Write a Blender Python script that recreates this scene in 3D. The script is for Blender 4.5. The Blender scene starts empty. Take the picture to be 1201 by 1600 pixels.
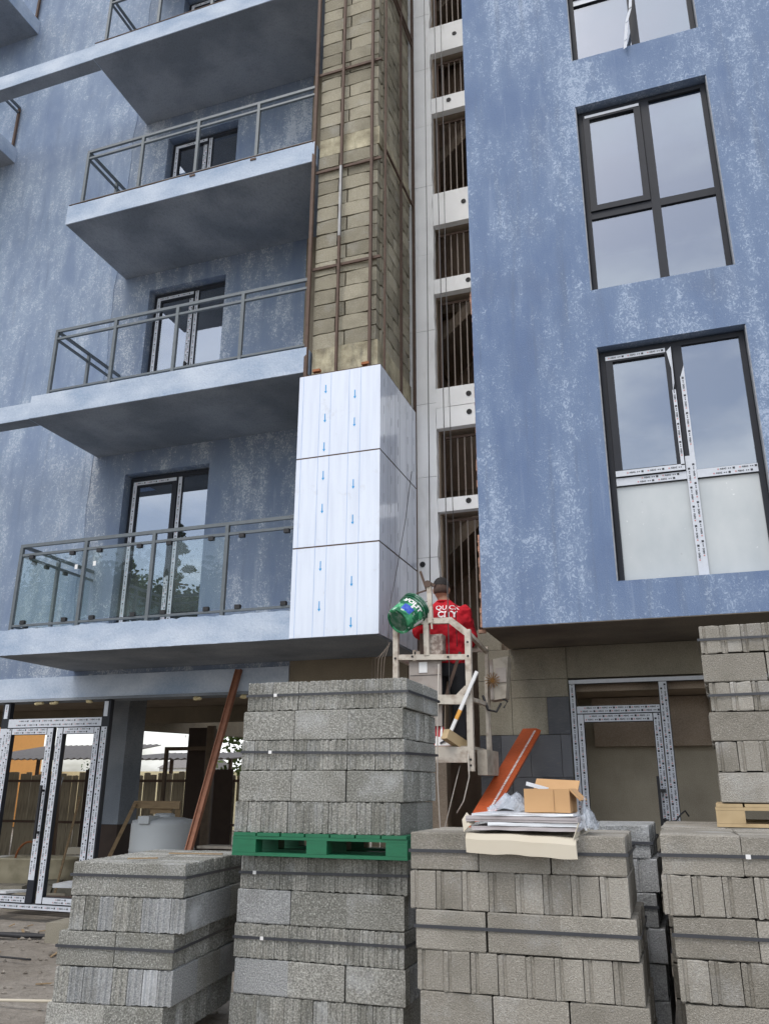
import bpy, bmesh, math, random
from mathutils import Vector, Matrix, noise
from mathutils.bvhtree import BVHTree
random.seed(7)
R = math.radians
sc = bpy.context.scene
col = sc.collection

# ------------------------------------------------------------------ camera
cam_d = bpy.data.cameras.new('camera'); cam = bpy.data.objects.new('camera', cam_d); col.objects.link(cam)
cam_d.sensor_fit = 'VERTICAL'; cam_d.sensor_height = 24.0; cam_d.lens = 24.0 * 1284.3 / 1600.0
cam_d.clip_start = 0.05; cam_d.clip_end = 3000
def _axes(pitch, yaw, roll):
    p, y, r = R(pitch), R(yaw), R(roll)
    F = Vector((-math.sin(y)*math.cos(p), math.cos(y)*math.cos(p), math.sin(p)))
    X = Vector((math.cos(y), math.sin(y), 0)); U = X.cross(F)
    return X*math.cos(r)+U*math.sin(r), U*math.cos(r)-X*math.sin(r), F
_r, _u, _f = _axes(18.6, 19.43, .29)
cam.matrix_world = Matrix(((_r.x, _u.x, -_f.x, 0), (_r.y, _u.y, -_f.y, 0), (_r.z, _u.z, -_f.z, 0), (0, 0, 0, 1)))
sc.camera = cam

# ------------------------------------------------------------------ world, sun, exposure
SUN_EL, SUN_AZ = 57.0, 200.0      # azimuth of the direction to the sun, clockwise from +Y
w = bpy.data.worlds.new("World"); sc.world = w; w.use_nodes = True
nt = w.node_tree; nt.nodes.clear()
wo = nt.nodes.new('ShaderNodeOutputWorld'); bg = nt.nodes.new('ShaderNodeBackground')
sky = nt.nodes.new('ShaderNodeTexSky'); sky.sky_type = 'NISHITA'; sky.sun_disc = False
sky.sun_elevation = R(SUN_EL); sky.sun_rotation = R(SUN_AZ); sky.dust_density = 2.5; sky.air_density = 1.2
wtc = nt.nodes.new('ShaderNodeTexCoord'); wmp = nt.nodes.new('ShaderNodeMapping'); wmp.inputs['Scale'].default_value = (1, 1, 2.6)
wn = nt.nodes.new('ShaderNodeTexNoise'); wn.inputs['Scale'].default_value = 3.4; wn.inputs['Detail'].default_value = 6; wn.inputs['Roughness'].default_value = .55
wr = nt.nodes.new('ShaderNodeMapRange'); wr.inputs['From Min'].default_value = .40; wr.inputs['From Max'].default_value = .60
wr.inputs['To Min'].default_value = .12; wr.inputs['To Max'].default_value = .95
wm = nt.nodes.new('ShaderNodeMix'); wm.data_type = 'RGBA'
nt.links.new(wtc.outputs['Generated'], wmp.inputs[0]); nt.links.new(wmp.outputs[0], wn.inputs['Vector'])
nt.links.new(wn.outputs['Fac'], wr.inputs['Value']); nt.links.new(wr.outputs[0], wm.inputs['Factor'])
nt.links.new(sky.outputs[0], wm.inputs[6]); wm.inputs[7].default_value = (10.2, 10.4, 10.6, 1)
nt.links.new(wm.outputs[2], bg.inputs['Color']); bg.inputs['Strength'].default_value = 0.135
nt.links.new(bg.outputs[0], wo.inputs[0])
sun_d = bpy.data.lights.new('sun', 'SUN'); sun_d.energy = 0.9; sun_d.angle = R(22); sun_d.color = (1, .96, .9)
sun = bpy.data.objects.new('sun', sun_d); col.objects.link(sun)
_sd = Vector((math.sin(R(SUN_AZ))*math.cos(R(SUN_EL)), math.cos(R(SUN_AZ))*math.cos(R(SUN_EL)), math.sin(R(SUN_EL))))
sun.rotation_euler = _sd.to_track_quat('Z', 'Y').to_euler()
sun.location = (0, -5, 30)
sc.view_settings.view_transform = 'Standard'; sc.view_settings.look = 'None'
sc.view_settings.exposure = 0.45; sc.view_settings.gamma = 1.0; sc.view_settings.use_curve_mapping = False

# ------------------------------------------------------------------ helpers
G = -1.55            # ground level (the lens is the origin)
YF, YB = 7.7, 9.1    # front plane and back plane of the facade
def tag(o, label=None, cat=None, group=None, kind=None):
    if label: o['label'] = label
    if cat: o['category'] = cat
    if group: o['group'] = group
    if kind: o['kind'] = kind
    return o
def empty(name, loc=(0, 0, 0), rz=0, **k):
    o = bpy.data.objects.new(name, None); col.objects.link(o); o.location = loc; o.rotation_euler = (0, 0, rz)
    o.empty_display_size = .1
    return tag(o, **k)
class MB:
    def __init__(s): s.v = []; s.f = []; s.mi = []
    def add(s, vs, fs, mi=0):
        n = len(s.v); s.v += [tuple(p) for p in vs]; s.f += [tuple(n+i for i in f) for f in fs]; s.mi += [mi]*len(fs); return s
    def box(s, x0, x1, y0, y1, z0, z1, mi=0):
        return s.add([(x0,y0,z0),(x1,y0,z0),(x1,y1,z0),(x0,y1,z0),(x0,y0,z1),(x1,y0,z1),(x1,y1,z1),(x0,y1,z1)],
                     [(0,3,2,1),(4,5,6,7),(0,1,5,4),(1,2,6,5),(2,3,7,6),(3,0,4,7)], mi)
    def obox(s, c, ax, ay, az, mi=0):
        c, ax, ay, az = map(Vector, (c, ax, ay, az))
        P = [c+ax*i+ay*j+az*k for k in (-1,1) for j in (-1,1) for i in (-1,1)]
        return s.add(P, [(0,2,3,1),(4,5,7,6),(0,1,5,4),(1,3,7,5),(3,2,6,7),(2,0,4,6)], mi)
    def bar(s, p, q, w, h=None, up=(0,0,1), mi=0):
        h = h or w; p, q = Vector(p), Vector(q); d = (q-p); L = d.length; d = d/L; up = Vector(up)
        if abs(d.dot(up)) > .98: up = Vector((0,1,0))
        a = d.cross(up).normalized(); b = a.cross(d)
        return s.obox((p+q)/2, a*(w/2), d*(L/2), b*(h/2), mi)
    def tube(s, pts, r, n=8, mi=0, cap=True):
        pts = [Vector(p) for p in pts]; rs = r if isinstance(r, (list, tuple)) else [r]*len(pts)
        rings = []; ref = Vector((.31,.17,.93))
        for i, p in enumerate(pts):
            d = (pts[min(i+1, len(pts)-1)]-pts[max(i-1, 0)]).normalized()
            if abs(d.dot(ref)) > .97: ref = Vector((.9,.3,.1))
            a = d.cross(ref).normalized(); b = d.cross(a)
            rings.append([p+(a*math.cos(2*math.pi*k/n)+b*math.sin(2*math.pi*k/n))*rs[i] for k in range(n)])
        vs = [q for rg in rings for q in rg]; fs = []
        for i in range(len(pts)-1):
            for k in range(n):
                k2 = (k+1) % n; fs.append((i*n+k, i*n+k2, (i+1)*n+k2, (i+1)*n+k))
        if cap: fs.append(tuple(range(n))[::-1]); fs.append(tuple((len(pts)-1)*n+k for k in range(n)))
        return s.add(vs, fs, mi)
    def lathe(s, prof, n=24, M=None, mi=0):
        M = M or Matrix.Identity(4); vs = []; fs = []
        for r, z in prof:
            for k in range(n):
                vs.append(M @ Vector((r*math.cos(2*math.pi*k/n), r*math.sin(2*math.pi*k/n), z)))
        for i in range(len(prof)-1):
            for k in range(n):
                k2 = (k+1) % n; fs.append((i*n+k, i*n+k2, (i+1)*n+k2, (i+1)*n+k))
        return s.add(vs, fs, mi)
    def loft(s, rings, cap=True):
        n = len(rings[0]); vs = [q for rg in rings for q in rg]; fs = []
        for i in range(len(rings)-1):
            for k in range(n):
                k2 = (k+1) % n; fs.append((i*n+k, i*n+k2, (i+1)*n+k2, (i+1)*n+k))
        if cap: fs.append(tuple(range(n))[::-1]); fs.append(tuple((len(rings)-1)*n+k for k in range(n)))
        return s.add(vs, fs)
    def mesh(s, name, mats, smooth=False, recalc=True):
        m = bpy.data.meshes.new(name); m.from_pydata(s.v, [], s.f)
        for a in (mats if isinstance(mats, (list, tuple)) else [mats]): m.materials.append(a)
        if any(s.mi): m.polygons.foreach_set('material_index', s.mi)
        if recalc:
            bm = bmesh.new(); bm.from_mesh(m); bmesh.ops.recalc_face_normals(bm, faces=bm.faces); bm.to_mesh(m); bm.free()
        if smooth: m.polygons.foreach_set('use_smooth', [True]*len(m.polygons))
        m.update(); return m
    def build(s, name, mats, parent=None, smooth=False, recalc=True, **k):
        o = bpy.data.objects.new(name, s.mesh(name, mats, smooth, recalc)); col.objects.link(o)
        if parent: o.parent = parent
        return tag(o, **k)
def link_mesh(name, me, parent=None, M=None, **k):
    o = bpy.data.objects.new(name, me); col.objects.link(o)
    if parent: o.parent = parent
    if M is not None: o.matrix_local = M
    return tag(o, **k)
def wall(mb, x0, x1, z0, z1, y0, y1, holes, mi=0):
    xs = sorted({x0, x1, *[h[0] for h in holes], *[h[1] for h in holes]}); zs = sorted({z0, z1, *[h[2] for h in holes], *[h[3] for h in holes]})
    xs = [x for x in xs if x0 <= x <= x1]; zs = [z for z in zs if z0 <= z <= z1]
    def solid(i, j):
        if i < 0 or j < 0 or i >= len(xs)-1 or j >= len(zs)-1: return False
        cx, cz = (xs[i]+xs[i+1])/2, (zs[j]+zs[j+1])/2
        return not any(h[0] < cx < h[1] and h[2] < cz < h[3] for h in holes)
    for i in range(len(xs)-1):
        for j in range(len(zs)-1):
            if not solid(i, j): continue
            a, b, c, d = xs[i], xs[i+1], zs[j], zs[j+1]
            mb.add([(a,y0,c),(b,y0,c),(b,y0,d),(a,y0,d)], [(0,1,2,3)], mi); mb.add([(a,y1,c),(b,y1,c),(b,y1,d),(a,y1,d)], [(3,2,1,0)], mi)
            if not solid(i-1, j): mb.add([(a,y0,c),(a,y0,d),(a,y1,d),(a,y1,c)], [(0,1,2,3)], mi)
            if not solid(i+1, j): mb.add([(b,y0,c),(b,y0,d),(b,y1,d),(b,y1,c)], [(3,2,1,0)], mi)
            if not solid(i, j-1): mb.add([(a,y0,c),(b,y0,c),(b,y1,c),(a,y1,c)], [(3,2,1,0)], mi)
            if not solid(i, j+1): mb.add([(a,y0,d),(b,y0,d),(b,y1,d),(a,y1,d)], [(0,1,2,3)], mi)
    return mb
def rough_box(mb, x0, x1, y0, y1, z0, z1, step=.05, amp=.0055, top_amp=0., seed=0.):
    """box whose long front edges wobble, like hand-plastered concrete"""
    n = max(2, int((x1-x0)/step)); prof = [(y0, z0), (y0, (z0+z1)/2), (y0, z1), (y1, z1), (y1, z0)]
    rings = []
    for i in range(n+1):
        x = x0+(x1-x0)*i/n; rg = []
        for k, (y, z) in enumerate(prof):
            q = Vector((x*3.1+seed, k*5.3, seed)); a = noise.noise(q); b = noise.noise(q*3.3+Vector((0,0,9)))
            dy = (a+b*.6)*amp; dz = (b+a*.5)*amp
            if k == 2: dz += max(0, noise.noise(Vector((x*2.3+seed, 1, 7)))+.15)*top_amp+(noise.noise(Vector((x*11+seed, 4, 7))))*top_amp*.5
            if k > 2: dy = 0; dz = 0 if k == 4 else dz
            rg.append((x, y+dy, z+dz))
        rings.append(rg)
    mb.loft(rings); return mb
# ------------------------------------------------------------------ materials
def lin(r, g, b):
    f = lambda c: (c/255/12.92) if c/255 <= .04045 else ((c/255+.055)/1.055)**2.4
    return (f(r), f(g), f(b), 1)
class Mat:
    def __init__(s, name, rough=.8, metal=0., spec=.5):
        s.m = bpy.data.materials.new(name); s.m.use_nodes = True; s.t = s.m.node_tree; s.N = s.t.nodes; s.b = s.N['Principled BSDF']
        s.b.inputs['Roughness'].default_value = rough; s.b.inputs['Metallic'].default_value = metal; s.b.inputs['Specular IOR Level'].default_value = spec
        s.tc = s.N.new('ShaderNodeTexCoord')
    def L(s, a, b): s.t.links.new(a, b); return s
    def mp(s, scale=(1,1,1), out='Object', rot=(0,0,0)):
        n = s.N.new('ShaderNodeMapping'); n.inputs['Scale'].default_value = scale; n.inputs['Rotation'].default_value = rot; s.L(s.tc.outputs[out], n.inputs[0]); return n.outputs[0]
    def noise(s, sc_, det=4, scale=(1,1,1), dist=0., rough=.5, vec=None):
        n = s.N.new('ShaderNodeTexNoise'); n.inputs['Scale'].default_value = sc_; n.inputs['Detail'].default_value = det
        n.inputs['Distortion'].default_value = dist; n.inputs['Roughness'].default_value = rough; s.L(vec or s.mp(scale), n.inputs['Vector']); return n.outputs['Fac']
    def vor(s, sc_, feat='F1', scale=(1,1,1)):
        n = s.N.new('ShaderNodeTexVoronoi'); n.inputs['Scale'].default_value = sc_; n.feature = feat; s.L(s.mp(scale), n.inputs['Vector']); return n.outputs['Distance']
    def rng(s, v, a, b, c=0., d=1.):
        n = s.N.new('ShaderNodeMapRange'); n.inputs['From Min'].default_value = a; n.inputs['From Max'].default_value = b
        n.inputs['To Min'].default_value = c; n.inputs['To Max'].default_value = d; s.L(v, n.inputs['Value']); return n.outputs[0]
    def math(s, op, a, b):
        n = s.N.new('ShaderNodeMath'); n.operation = op
        for i, q in enumerate((a, b)):
            if isinstance(q, (int, float)): n.inputs[i].default_value = q
            else: s.L(q, n.inputs[i])
        return n.outputs[0]
    def mix(s, f, a, b, mode='MIX'):
        n = s.N.new('ShaderNodeMix'); n.data_type = 'RGBA'; n.blend_type = mode
        if isinstance(f, (int, float)): n.inputs['Factor'].default_value = f
        else: s.L(f, n.inputs['Factor'])
        for i, q in ((6, a), (7, b)):
            if isinstance(q, tuple): n.inputs[i].default_value = q
            else: s.L(q, n.inputs[i])
        return n.outputs[2]
    def rand(s):
        n = s.N.new('ShaderNodeObjectInfo'); return n.outputs['Random']
    def color(s, c):
        if isinstance(c, tuple): s.b.inputs['Base Color'].default_value = c
        else: s.L(c, s.b.inputs['Base Color'])
        return s
    def rough(s, c): s.L(c, s.b.inputs['Roughness']); return s
    def bump(s, h, strength=.3, dist=.01):
        n = s.N.new('ShaderNodeBump'); n.inputs['Strength'].default_value = strength; n.inputs['Distance'].default_value = dist
        s.L(h, n.inputs['Height']); s.L(n.outputs[0], s.b.inputs['Normal']); return s

def stucco(name, base, flake, thr=.5, streak=.55, haze=None, hz=.3, ws=30):
    m = Mat(name, .85, spec=.25); drip = m.noise(5, 4, (2.2, 2.2, .14), rough=.6); patch_ = m.noise(.55, 3, (1, 1, .8), dist=.6)
    big = m.noise(1.5, 4, (1.6, 1.6, .32), rough=.6)                    # tall streaks
    mid = m.noise(6, 3, (1, 1, .55))
    worm = m.noise(ws, 4, (1, 1, .8), dist=1.7, rough=.62)              # trowelled flecks
    s_ = m.math('ADD', worm, m.math('MULTIPLY', m.math('SUBTRACT', big, .5), streak))
    s_ = m.math('ADD', s_, m.math('MULTIPLY', m.math('SUBTRACT', mid, .5), .28))
    s_ = m.math('ADD', s_, m.math('MULTIPLY', m.math('SUBTRACT', patch_, .5), .25)); mask = m.rng(s_, thr, thr+.13)
    soft = m.rng(m.math('ADD', big, m.math('MULTIPLY', mid, .4)), .55, .95)
    c = m.mix(m.math('MULTIPLY', soft, hz), base, haze or flake)
    c = m.mix(m.rng(patch_, .42, .62, 0, .35), c, haze or flake); c = m.mix(m.math('MULTIPLY', mask, .85), c, flake); c = m.mix(m.rng(drip, .56, .72, 0, .3), c, lin(88, 100, 118)); c = m.mix(m.rng(drip, .26, .40, .22, 0), c, flake)
    grime = m.rng(m.noise(2.3, 5, (1, 1, .7)), .55, .8, 0, .22)
    c = m.mix(grime, c, lin(90, 96, 112))
    fine = m.noise(140, 2)
    c = m.mix(.10, c, m.mix(m.rng(fine, .3, .7), lin(60, 70, 95), lin(225, 230, 240)))
    m.color(c)
    h = m.math('ADD', m.math('MULTIPLY', worm, .9), m.math('MULTIPLY', fine, .3))
    m.bump(h, .55, .006); return m.m
M_blue_r = stucco('blue_stucco_right', lin(88, 110, 147), lin(166, 181, 204), .56, .62, lin(120, 140, 168), .85, 28)
M_blue_l = stucco('blue_stucco_left', lin(110, 128, 157), lin(178, 188, 203), .555, .5, lin(144, 160, 180), .95, 24)
M_blue_b = stucco('blue_stucco_balcony', lin(98, 115, 142), lin(182, 189, 199), .535, .8, lin(134, 147, 162), .8, 26)
def slabmat(name, a, b):
    m = Mat(name, .85, spec=.25); n1 = m.noise(3, 5, (.5, 1, 1)); n2 = m.noise(40, 4, dist=.8)
    m.color(m.mix(m.rng(m.math('ADD', n1, m.math('MULTIPLY', n2, .4)), .5, .9), a, b)); m.bump(m.math('ADD', n1, n2), .5, .008); return m.m
M_fascia = slabmat('blue_fascia_plaster', lin(148, 165, 188), lin(192, 202, 216))
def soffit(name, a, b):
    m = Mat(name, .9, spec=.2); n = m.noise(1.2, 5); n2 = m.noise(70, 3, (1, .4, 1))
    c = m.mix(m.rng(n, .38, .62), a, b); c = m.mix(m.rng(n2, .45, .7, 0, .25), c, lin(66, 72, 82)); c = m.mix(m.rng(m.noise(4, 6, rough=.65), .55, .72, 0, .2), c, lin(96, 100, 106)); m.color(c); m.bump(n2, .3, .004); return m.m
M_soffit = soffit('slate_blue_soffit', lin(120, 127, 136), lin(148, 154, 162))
M_soffit_raw = soffit('raw_concrete_soffit', lin(96, 90, 84), lin(122, 115, 105))
def concrete(name, a, b, stain=lin(70, 66, 58), sc_=1.6, st=.4, rr=.9):
    m = Mat(name, rr, spec=.25); n = m.noise(sc_, 7, rough=.62); n2 = m.noise(sc_*2.3, 6, (1, 1, .35), rough=.6); n3 = m.noise(110, 2)
    c = m.mix(m.rng(n, .35, .68), a, b); c = m.mix(m.rng(n2, .52, .75, 0, st), c, stain)
    c = m.mix(.12, c, m.mix(m.rng(n3, .3, .7), lin(40, 40, 40), lin(230, 230, 225))); m.color(c); m.bump(m.math('ADD', n, m.math('MULTIPLY', n3, .4)), .35, .006); return m.m
M_conc = concrete('formed_concrete', lin(122, 116, 102), lin(146, 140, 124))
M_beam = concrete('brown_concrete_beam', lin(112, 100, 82), lin(134, 122, 102))
M_plaster_in = concrete('unpainted_interior_plaster', lin(150, 141, 124), lin(172, 163, 145), st=.2)
M_dark_in = concrete('dark_interior_wall', lin(134, 118, 102), lin(158, 140, 122))
M_slate_fl = concrete('white_beam_band', lin(205, 206, 208), lin(222, 223, 225), lin(170, 168, 165), 2.2, .25)
def eps():
    m = Mat('white_foam_board', .75, spec=.3); n = m.noise(2.2, 5); n2 = m.vor(120); n3 = m.noise(9, 4, (1, 1, .25))
    c = m.mix(m.rng(n, .4, .75), lin(243, 244, 245), lin(228, 229, 230)); c = m.mix(m.rng(n3, .6, .8, 0, .35), c, lin(180, 176, 168)); m.color(c); m.bump(n2, .15, .003); return m.m
M_eps = eps()
def blockmat(name, a, b, white=.35, cont=1., psc=95):
    m = Mat(name, .95, spec=.15)
    va = m.N.new('ShaderNodeVectorMath'); va.operation = 'ADD'; cx = m.N.new('ShaderNodeCombineXYZ'); rr_ = m.math('MULTIPLY', m.rand(), 37.)
    for i_ in range(3): m.L(rr_, cx.inputs[i_])
    m.L(m.tc.outputs['Object'], va.inputs[0]); m.L(cx.outputs[0], va.inputs[1]); V_ = va.outputs[0]
    pit = m.noise(psc, 4, rough=.75, vec=V_); agg = m.vor(150); big = m.noise(3.5, 4, vec=V_); r = m.rand()
    c = m.mix(m.rng(r, 0, 1), a, b)
    c = m.mix(m.rng(pit, .40, .60), m.mix(.62*cont, c, lin(50, 50, 47)), c)
    c = m.mix(m.rng(pit, .58, .70, 0, .85*cont), c, lin(218, 218, 214))
    eff = m.rng(m.math('ADD', big, m.math('MULTIPLY', m.noise(60, 3), .25)), .68, .86, 0, white)   # lime bloom
    c = m.mix(eff, c, lin(205, 208, 212))
    c = m.mix(m.rng(m.noise(4, 4, vec=V_), .5, .78, 0, .45), c, lin(98, 95, 84))
    m.color(c); m.bump(m.math('ADD', pit, m.math('MULTIPLY', agg, .6)), .9, .006); return m.m
M_blk = blockmat('grey_block_speckled', lin(150, 150, 144), lin(184, 183, 177))
M_blk_warm = blockmat('grey_block_warm', lin(144, 139, 130), lin(174, 169, 160), .22, .5, 130)
M_blk_cool = blockmat('grey_block_cool', lin(164, 166, 167), lin(184, 186, 188), .5, .8, 110)
M_blk_pier = blockmat('tan_grey_block', lin(142, 136, 120), lin(182, 175, 156), .15, .5, 120)
def simple(name, c, rough=.6, metal=0., var=.15, sc_=8, bump=.1, dark=None, spec=.5, str_=(1,1,1)):
    m = Mat(name, rough, metal, spec); n = m.noise(sc_, 5, str_); d = dark or tuple([x*.45 for x in c[:3]]+[1])
    m.color(m.mix(m.rng(n, .45, .8, 0, var*2), c, d)); m.bump(n, bump, .004); return m.m
M_rust = simple('rusty_brown_steel', lin(92, 74, 64), .75, .1, .3, 14, .2, lin(60, 45, 38))
M_rust_or = simple('orange_rust_steel', lin(150, 92, 52), .7, 0, .3, 20)
M_galv = simple('galvanised_steel', lin(136, 138, 141), .5, .4, .3, 10, .1, lin(100, 85, 72))
M_rail = simple('grey_painted_rail', lin(98, 105, 110), .5, .2, .2, 18, .1, lin(70, 74, 78))
M_anth = simple('anthracite_window_frame', lin(36, 39, 47), .55, 0, .2, 9, .03, spec=.3)
M_dark = simple('black_rubber', lin(32, 32, 36), .6, 0, .1)
M_strap = simple('dark_plastic_strap', lin(58, 60, 66), .4, 0, .1)
M_white = simple('white_clip', lin(225, 225, 225), .5, 0, .05)
M_tape = simple('white_protective_tape', lin(198, 203, 212), .45, 0, .12, 30, .15, lin(150, 155, 165))
M_ink = simple('black_ink', lin(44, 46, 54), .6, 0, 0)
M_inkred = simple('red_ink', lin(190, 130, 130), .6, 0, 0)
M_blueink = simple('blue_ink', lin(28, 148, 212), .5, 0, 0)
M_blueline = simple('pale_blue_ink', lin(120, 160, 215), .5, 0, 0)
M_greyline = simple('grey_ink_line', lin(92, 96, 112), .5, 0, 0)
M_mortar = concrete('crumbly_mortar', lin(92, 85, 68), lin(128, 118, 96), sc_=9)
M_limewash = concrete('limewashed_beam', lin(128, 119, 96), lin(196, 188, 160), sc_=4, st=.7)
M_brickchip = concrete('broken_orange_brick', lin(176, 126, 100), lin(140, 104, 88), sc_=14, st=.7)
M_black_void = simple('dark_door_leaf', lin(58, 46, 40), .8, 0, .3, 6, .3)
def panelmat():
    m = Mat('white_film_cladding', .16, 0, .5); n = m.noise(3, 4, (6, 6, .5)); n2 = m.noise(2.2, 3)
    sm = m.noise(3.2, 6, rough=.7); wr_ = m.noise(7, 3, (3, 3, .7), dist=1.2)
    c = m.mix(m.rng(n, .4, .75, 0, .6), lin(216, 224, 238), lin(198, 206, 224)); c = m.mix(m.rng(sm, .60, .72, 0, .35), c, lin(172, 172, 176)); m.color(c); m.bump(m.math('ADD', m.math('MULTIPLY', n2, 1.), m.math('MULTIPLY', wr_, .35)), .14, .01)
    m.b.inputs['Coat Weight'].default_value = .6; m.b.inputs['Coat Roughness'].default_value = .03; return m.m
M_panel = panelmat()
def glassmat(name, refl, tint, rough=.0, dirt=.08, dcol=lin(190, 196, 205), up=.3):
    m = bpy.data.materials.new(name); m.use_nodes = True; t = m.node_tree; N = t.nodes; N.clear(); L = t.links.new
    out = N.new('ShaderNodeOutputMaterial'); g = N.new('ShaderNodeBsdfGlossy'); g.inputs['Roughness'].default_value = rough; g.inputs['Color'].default_value = (.80, .88, 1, 1)
    tr = N.new('ShaderNodeBsdfTransparent'); tr.inputs['Color'].default_value = tint
    lw = N.new('ShaderNodeLayerWeight'); lw.inputs['Blend'].default_value = .35
    mr = N.new('ShaderNodeMapRange'); mr.inputs['To Min'].default_value = refl; mr.inputs['To Max'].default_value = min(1, refl+up)
    L(lw.outputs['Fresnel'], mr.inputs['Value']); mx = N.new('ShaderNodeMixShader'); L(mr.outputs[0], mx.inputs[0]); L(tr.outputs[0], mx.inputs[1]); L(g.outputs[0], mx.inputs[2])
    d = N.new('ShaderNodeBsdfDiffuse'); d.inputs['Color'].default_value = dcol
    tc = N.new('ShaderNodeTexCoord'); mp = N.new('ShaderNodeMapping'); mp.inputs['Scale'].default_value = (1, 1, .5); L(tc.outputs['Object'], mp.inputs[0])
    n1 = N.new('ShaderNodeTexNoise'); n1.inputs['Scale'].default_value = 34; n1.inputs['Detail'].default_value = 3; L(mp.outputs[0], n1.inputs['Vector'])
    sp = N.new('ShaderNodeMapRange'); sp.inputs['From Min'].default_value = .76; sp.inputs['From Max'].default_value = .80; sp.inputs['To Max'].default_value = .7; L(n1.outputs['Fac'], sp.inputs['Value'])
    n2 = N.new('ShaderNodeTexNoise'); n2.inputs['Scale'].default_value = 1.6; n2.inputs['Detail'].default_value = 1; L(mp.outputs[0], n2.inputs['Vector'])
    s2 = N.new('ShaderNodeMapRange'); s2.inputs['From Min'].default_value = .3; s2.inputs['From Max'].default_value = .8; s2.inputs['To Max'].default_value = dirt*2; L(n2.outputs['Fac'], s2.inputs['Value'])
    ad = N.new('ShaderNodeMath'); ad.operation = 'MAXIMUM'; L(sp.outputs[0], ad.inputs[0]); L(s2.outputs[0], ad.inputs[1])
    bm_ = N.new('ShaderNodeBump'); bm_.inputs['Strength'].default_value = .012; bm_.inputs['Distance'].default_value = .01; L(n2.outputs['Fac'], bm_.inputs['Height']); L(bm_.outputs[0], g.inputs['Normal'])
    m2 = N.new('ShaderNodeMixShader'); L(ad.outputs[0], m2.inputs[0]); L(mx.outputs[0], m2.inputs[1]); L(d.outputs[0], m2.inputs[2]); L(m2.outputs[0], out.inputs[0]); return m
M_glass = glassmat('coated_window_glass', .26, (.35, .38, .42, 1), dirt=.03)
M_glass_door = glassmat('door_glass', .30, (.4, .42, .45, 1), dirt=.05)
M_glass_rail = glassmat('greenish_rail_glass', .02, (.96, .985, .975, 1), dirt=.04, dcol=lin(185, 204, 200), up=.07)
def frostmat():
    m = Mat('whitish_film_pane', .08, 0, .8); n = m.noise(2.2, 5, (1, 1, .6)); n2 = m.noise(22, 3); c = m.mix(m.rng(n, .3, .75), lin(160, 168, 174), lin(190, 195, 197)); c = m.mix(m.rng(n2, .70, .74, 0, .8), c, lin(225, 228, 228)); c = m.mix(m.rng(n2, .24, .28, .5, 0), c, lin(150, 154, 156)); m.color(c); return m.m
M_frost = frostmat()
M_wood = simple('weathered_wood', lin(150, 128, 98), .8, 0, .3, 6, .3, lin(90, 74, 56), str_=(1, 6, 6))
M_woodlt = simple('pale_pallet_wood', lin(182, 160, 124), .8, 0, .25, 9, .2, lin(130, 108, 74))
M_woodgrey = simple('grey_scaffold_wood', lin(168, 160, 148), .85, 0, .35, 12, .3, lin(96, 88, 78))
M_fence = simple('grey_fence_boards', lin(158, 149, 130), .9, 0, .35, 4, .3, lin(70, 62, 54), str_=(5, 5, .6))
M_green = simple('green_painted_wood', lin(26, 104, 72), .55, 0, .18, 10, .2, lin(14, 70, 48), str_=(1, 4, 4))
M_card = simple('brown_cardboard', lin(184, 146, 104), .85, 0, .15, 5, .15, lin(150, 112, 74))
M_cream = simple('cream_cardboard', lin(192, 184, 168), .85, 0, .12, 4, .15, lin(180, 166, 140))
M_greypack = simple('grey_wrapped_panel', lin(176, 170, 172), .6, 0, .2, 9, .1, lin(120, 112, 112))
M_whitefilm = simple('white_packing_film', lin(222, 226, 232), .35, 0, .1)
M_orange_pipe = simple('orange_brown_profile', lin(184, 86, 46), .5, 0, .22, 26, .15, lin(118, 52, 28), str_=(1, 1, 3))
M_orange_wall = simple('orange_plaster_wall', lin(238, 172, 100), .9, 0, .06)
M_tankm = simple('milky_tank_plastic', lin(168, 173, 176), .5, 0, .1, 3)
M_bath = simple('cream_enamel', lin(196, 186, 160), .4, 0, .25, 5, .1, lin(120, 110, 84))
M_roof = simple('corrugated_roof_sheet', lin(118, 112, 108), .6, .2, .2)
M_red = simple('red_cloth', lin(190, 60, 66), .8, 0, .2)
M_rope = simple('steel_cable', lin(84, 82, 82), .5, .3, .1)
M_ropew = simple('pale_rope', lin(176, 170, 162), .8, 0, .2)
M_cradle = simple('worn_cream_metal', lin(196, 188, 176), .6, .1, .42, 16, .3, lin(120, 96, 78))
M_ply = simple('grey_metal_box', lin(158, 150, 144), .7, .1, .35, 9, .2, lin(110, 92, 80))
M_skin = simple('skin', lin(160, 116, 92), .6, 0, .08)
M_hair = simple('short_black_hair', lin(30, 26, 26), .8, 0, .3, 60, .6)
M_sweater = simple('red_sweatshirt', lin(184, 34, 46), .9, 0, .3, 5, .3, lin(120, 20, 30), spec=.2)
M_trouser = simple('black_trousers', lin(34, 34, 38), .8, 0, .2)
M_print_w = simple('white_print', lin(235, 232, 232), .6, 0, 0)
M_shoe = simple('dark_shoe', lin(40, 38, 36), .6)
def groundmat():
    m = Mat('dusty_site_ground', .95, spec=.2); n = m.noise(.9, 8, rough=.65); n2 = m.noise(14, 6, rough=.7); n3 = m.noise(70, 3)
    c = m.mix(m.rng(n, .35, .68), lin(122, 115, 106), lin(160, 154, 146)); c = m.mix(m.rng(n2, .45, .7, 0, .55), c, lin(92, 86, 80)); c = m.mix(m.rng(n3, .6, .75, 0, .6), c, lin(188, 184, 178))
    m.color(c); m.bump(m.math('ADD', n2, m.math('MULTIPLY', n3, .4)), .8, .03); return m.m
M_ground = groundmat()
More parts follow.
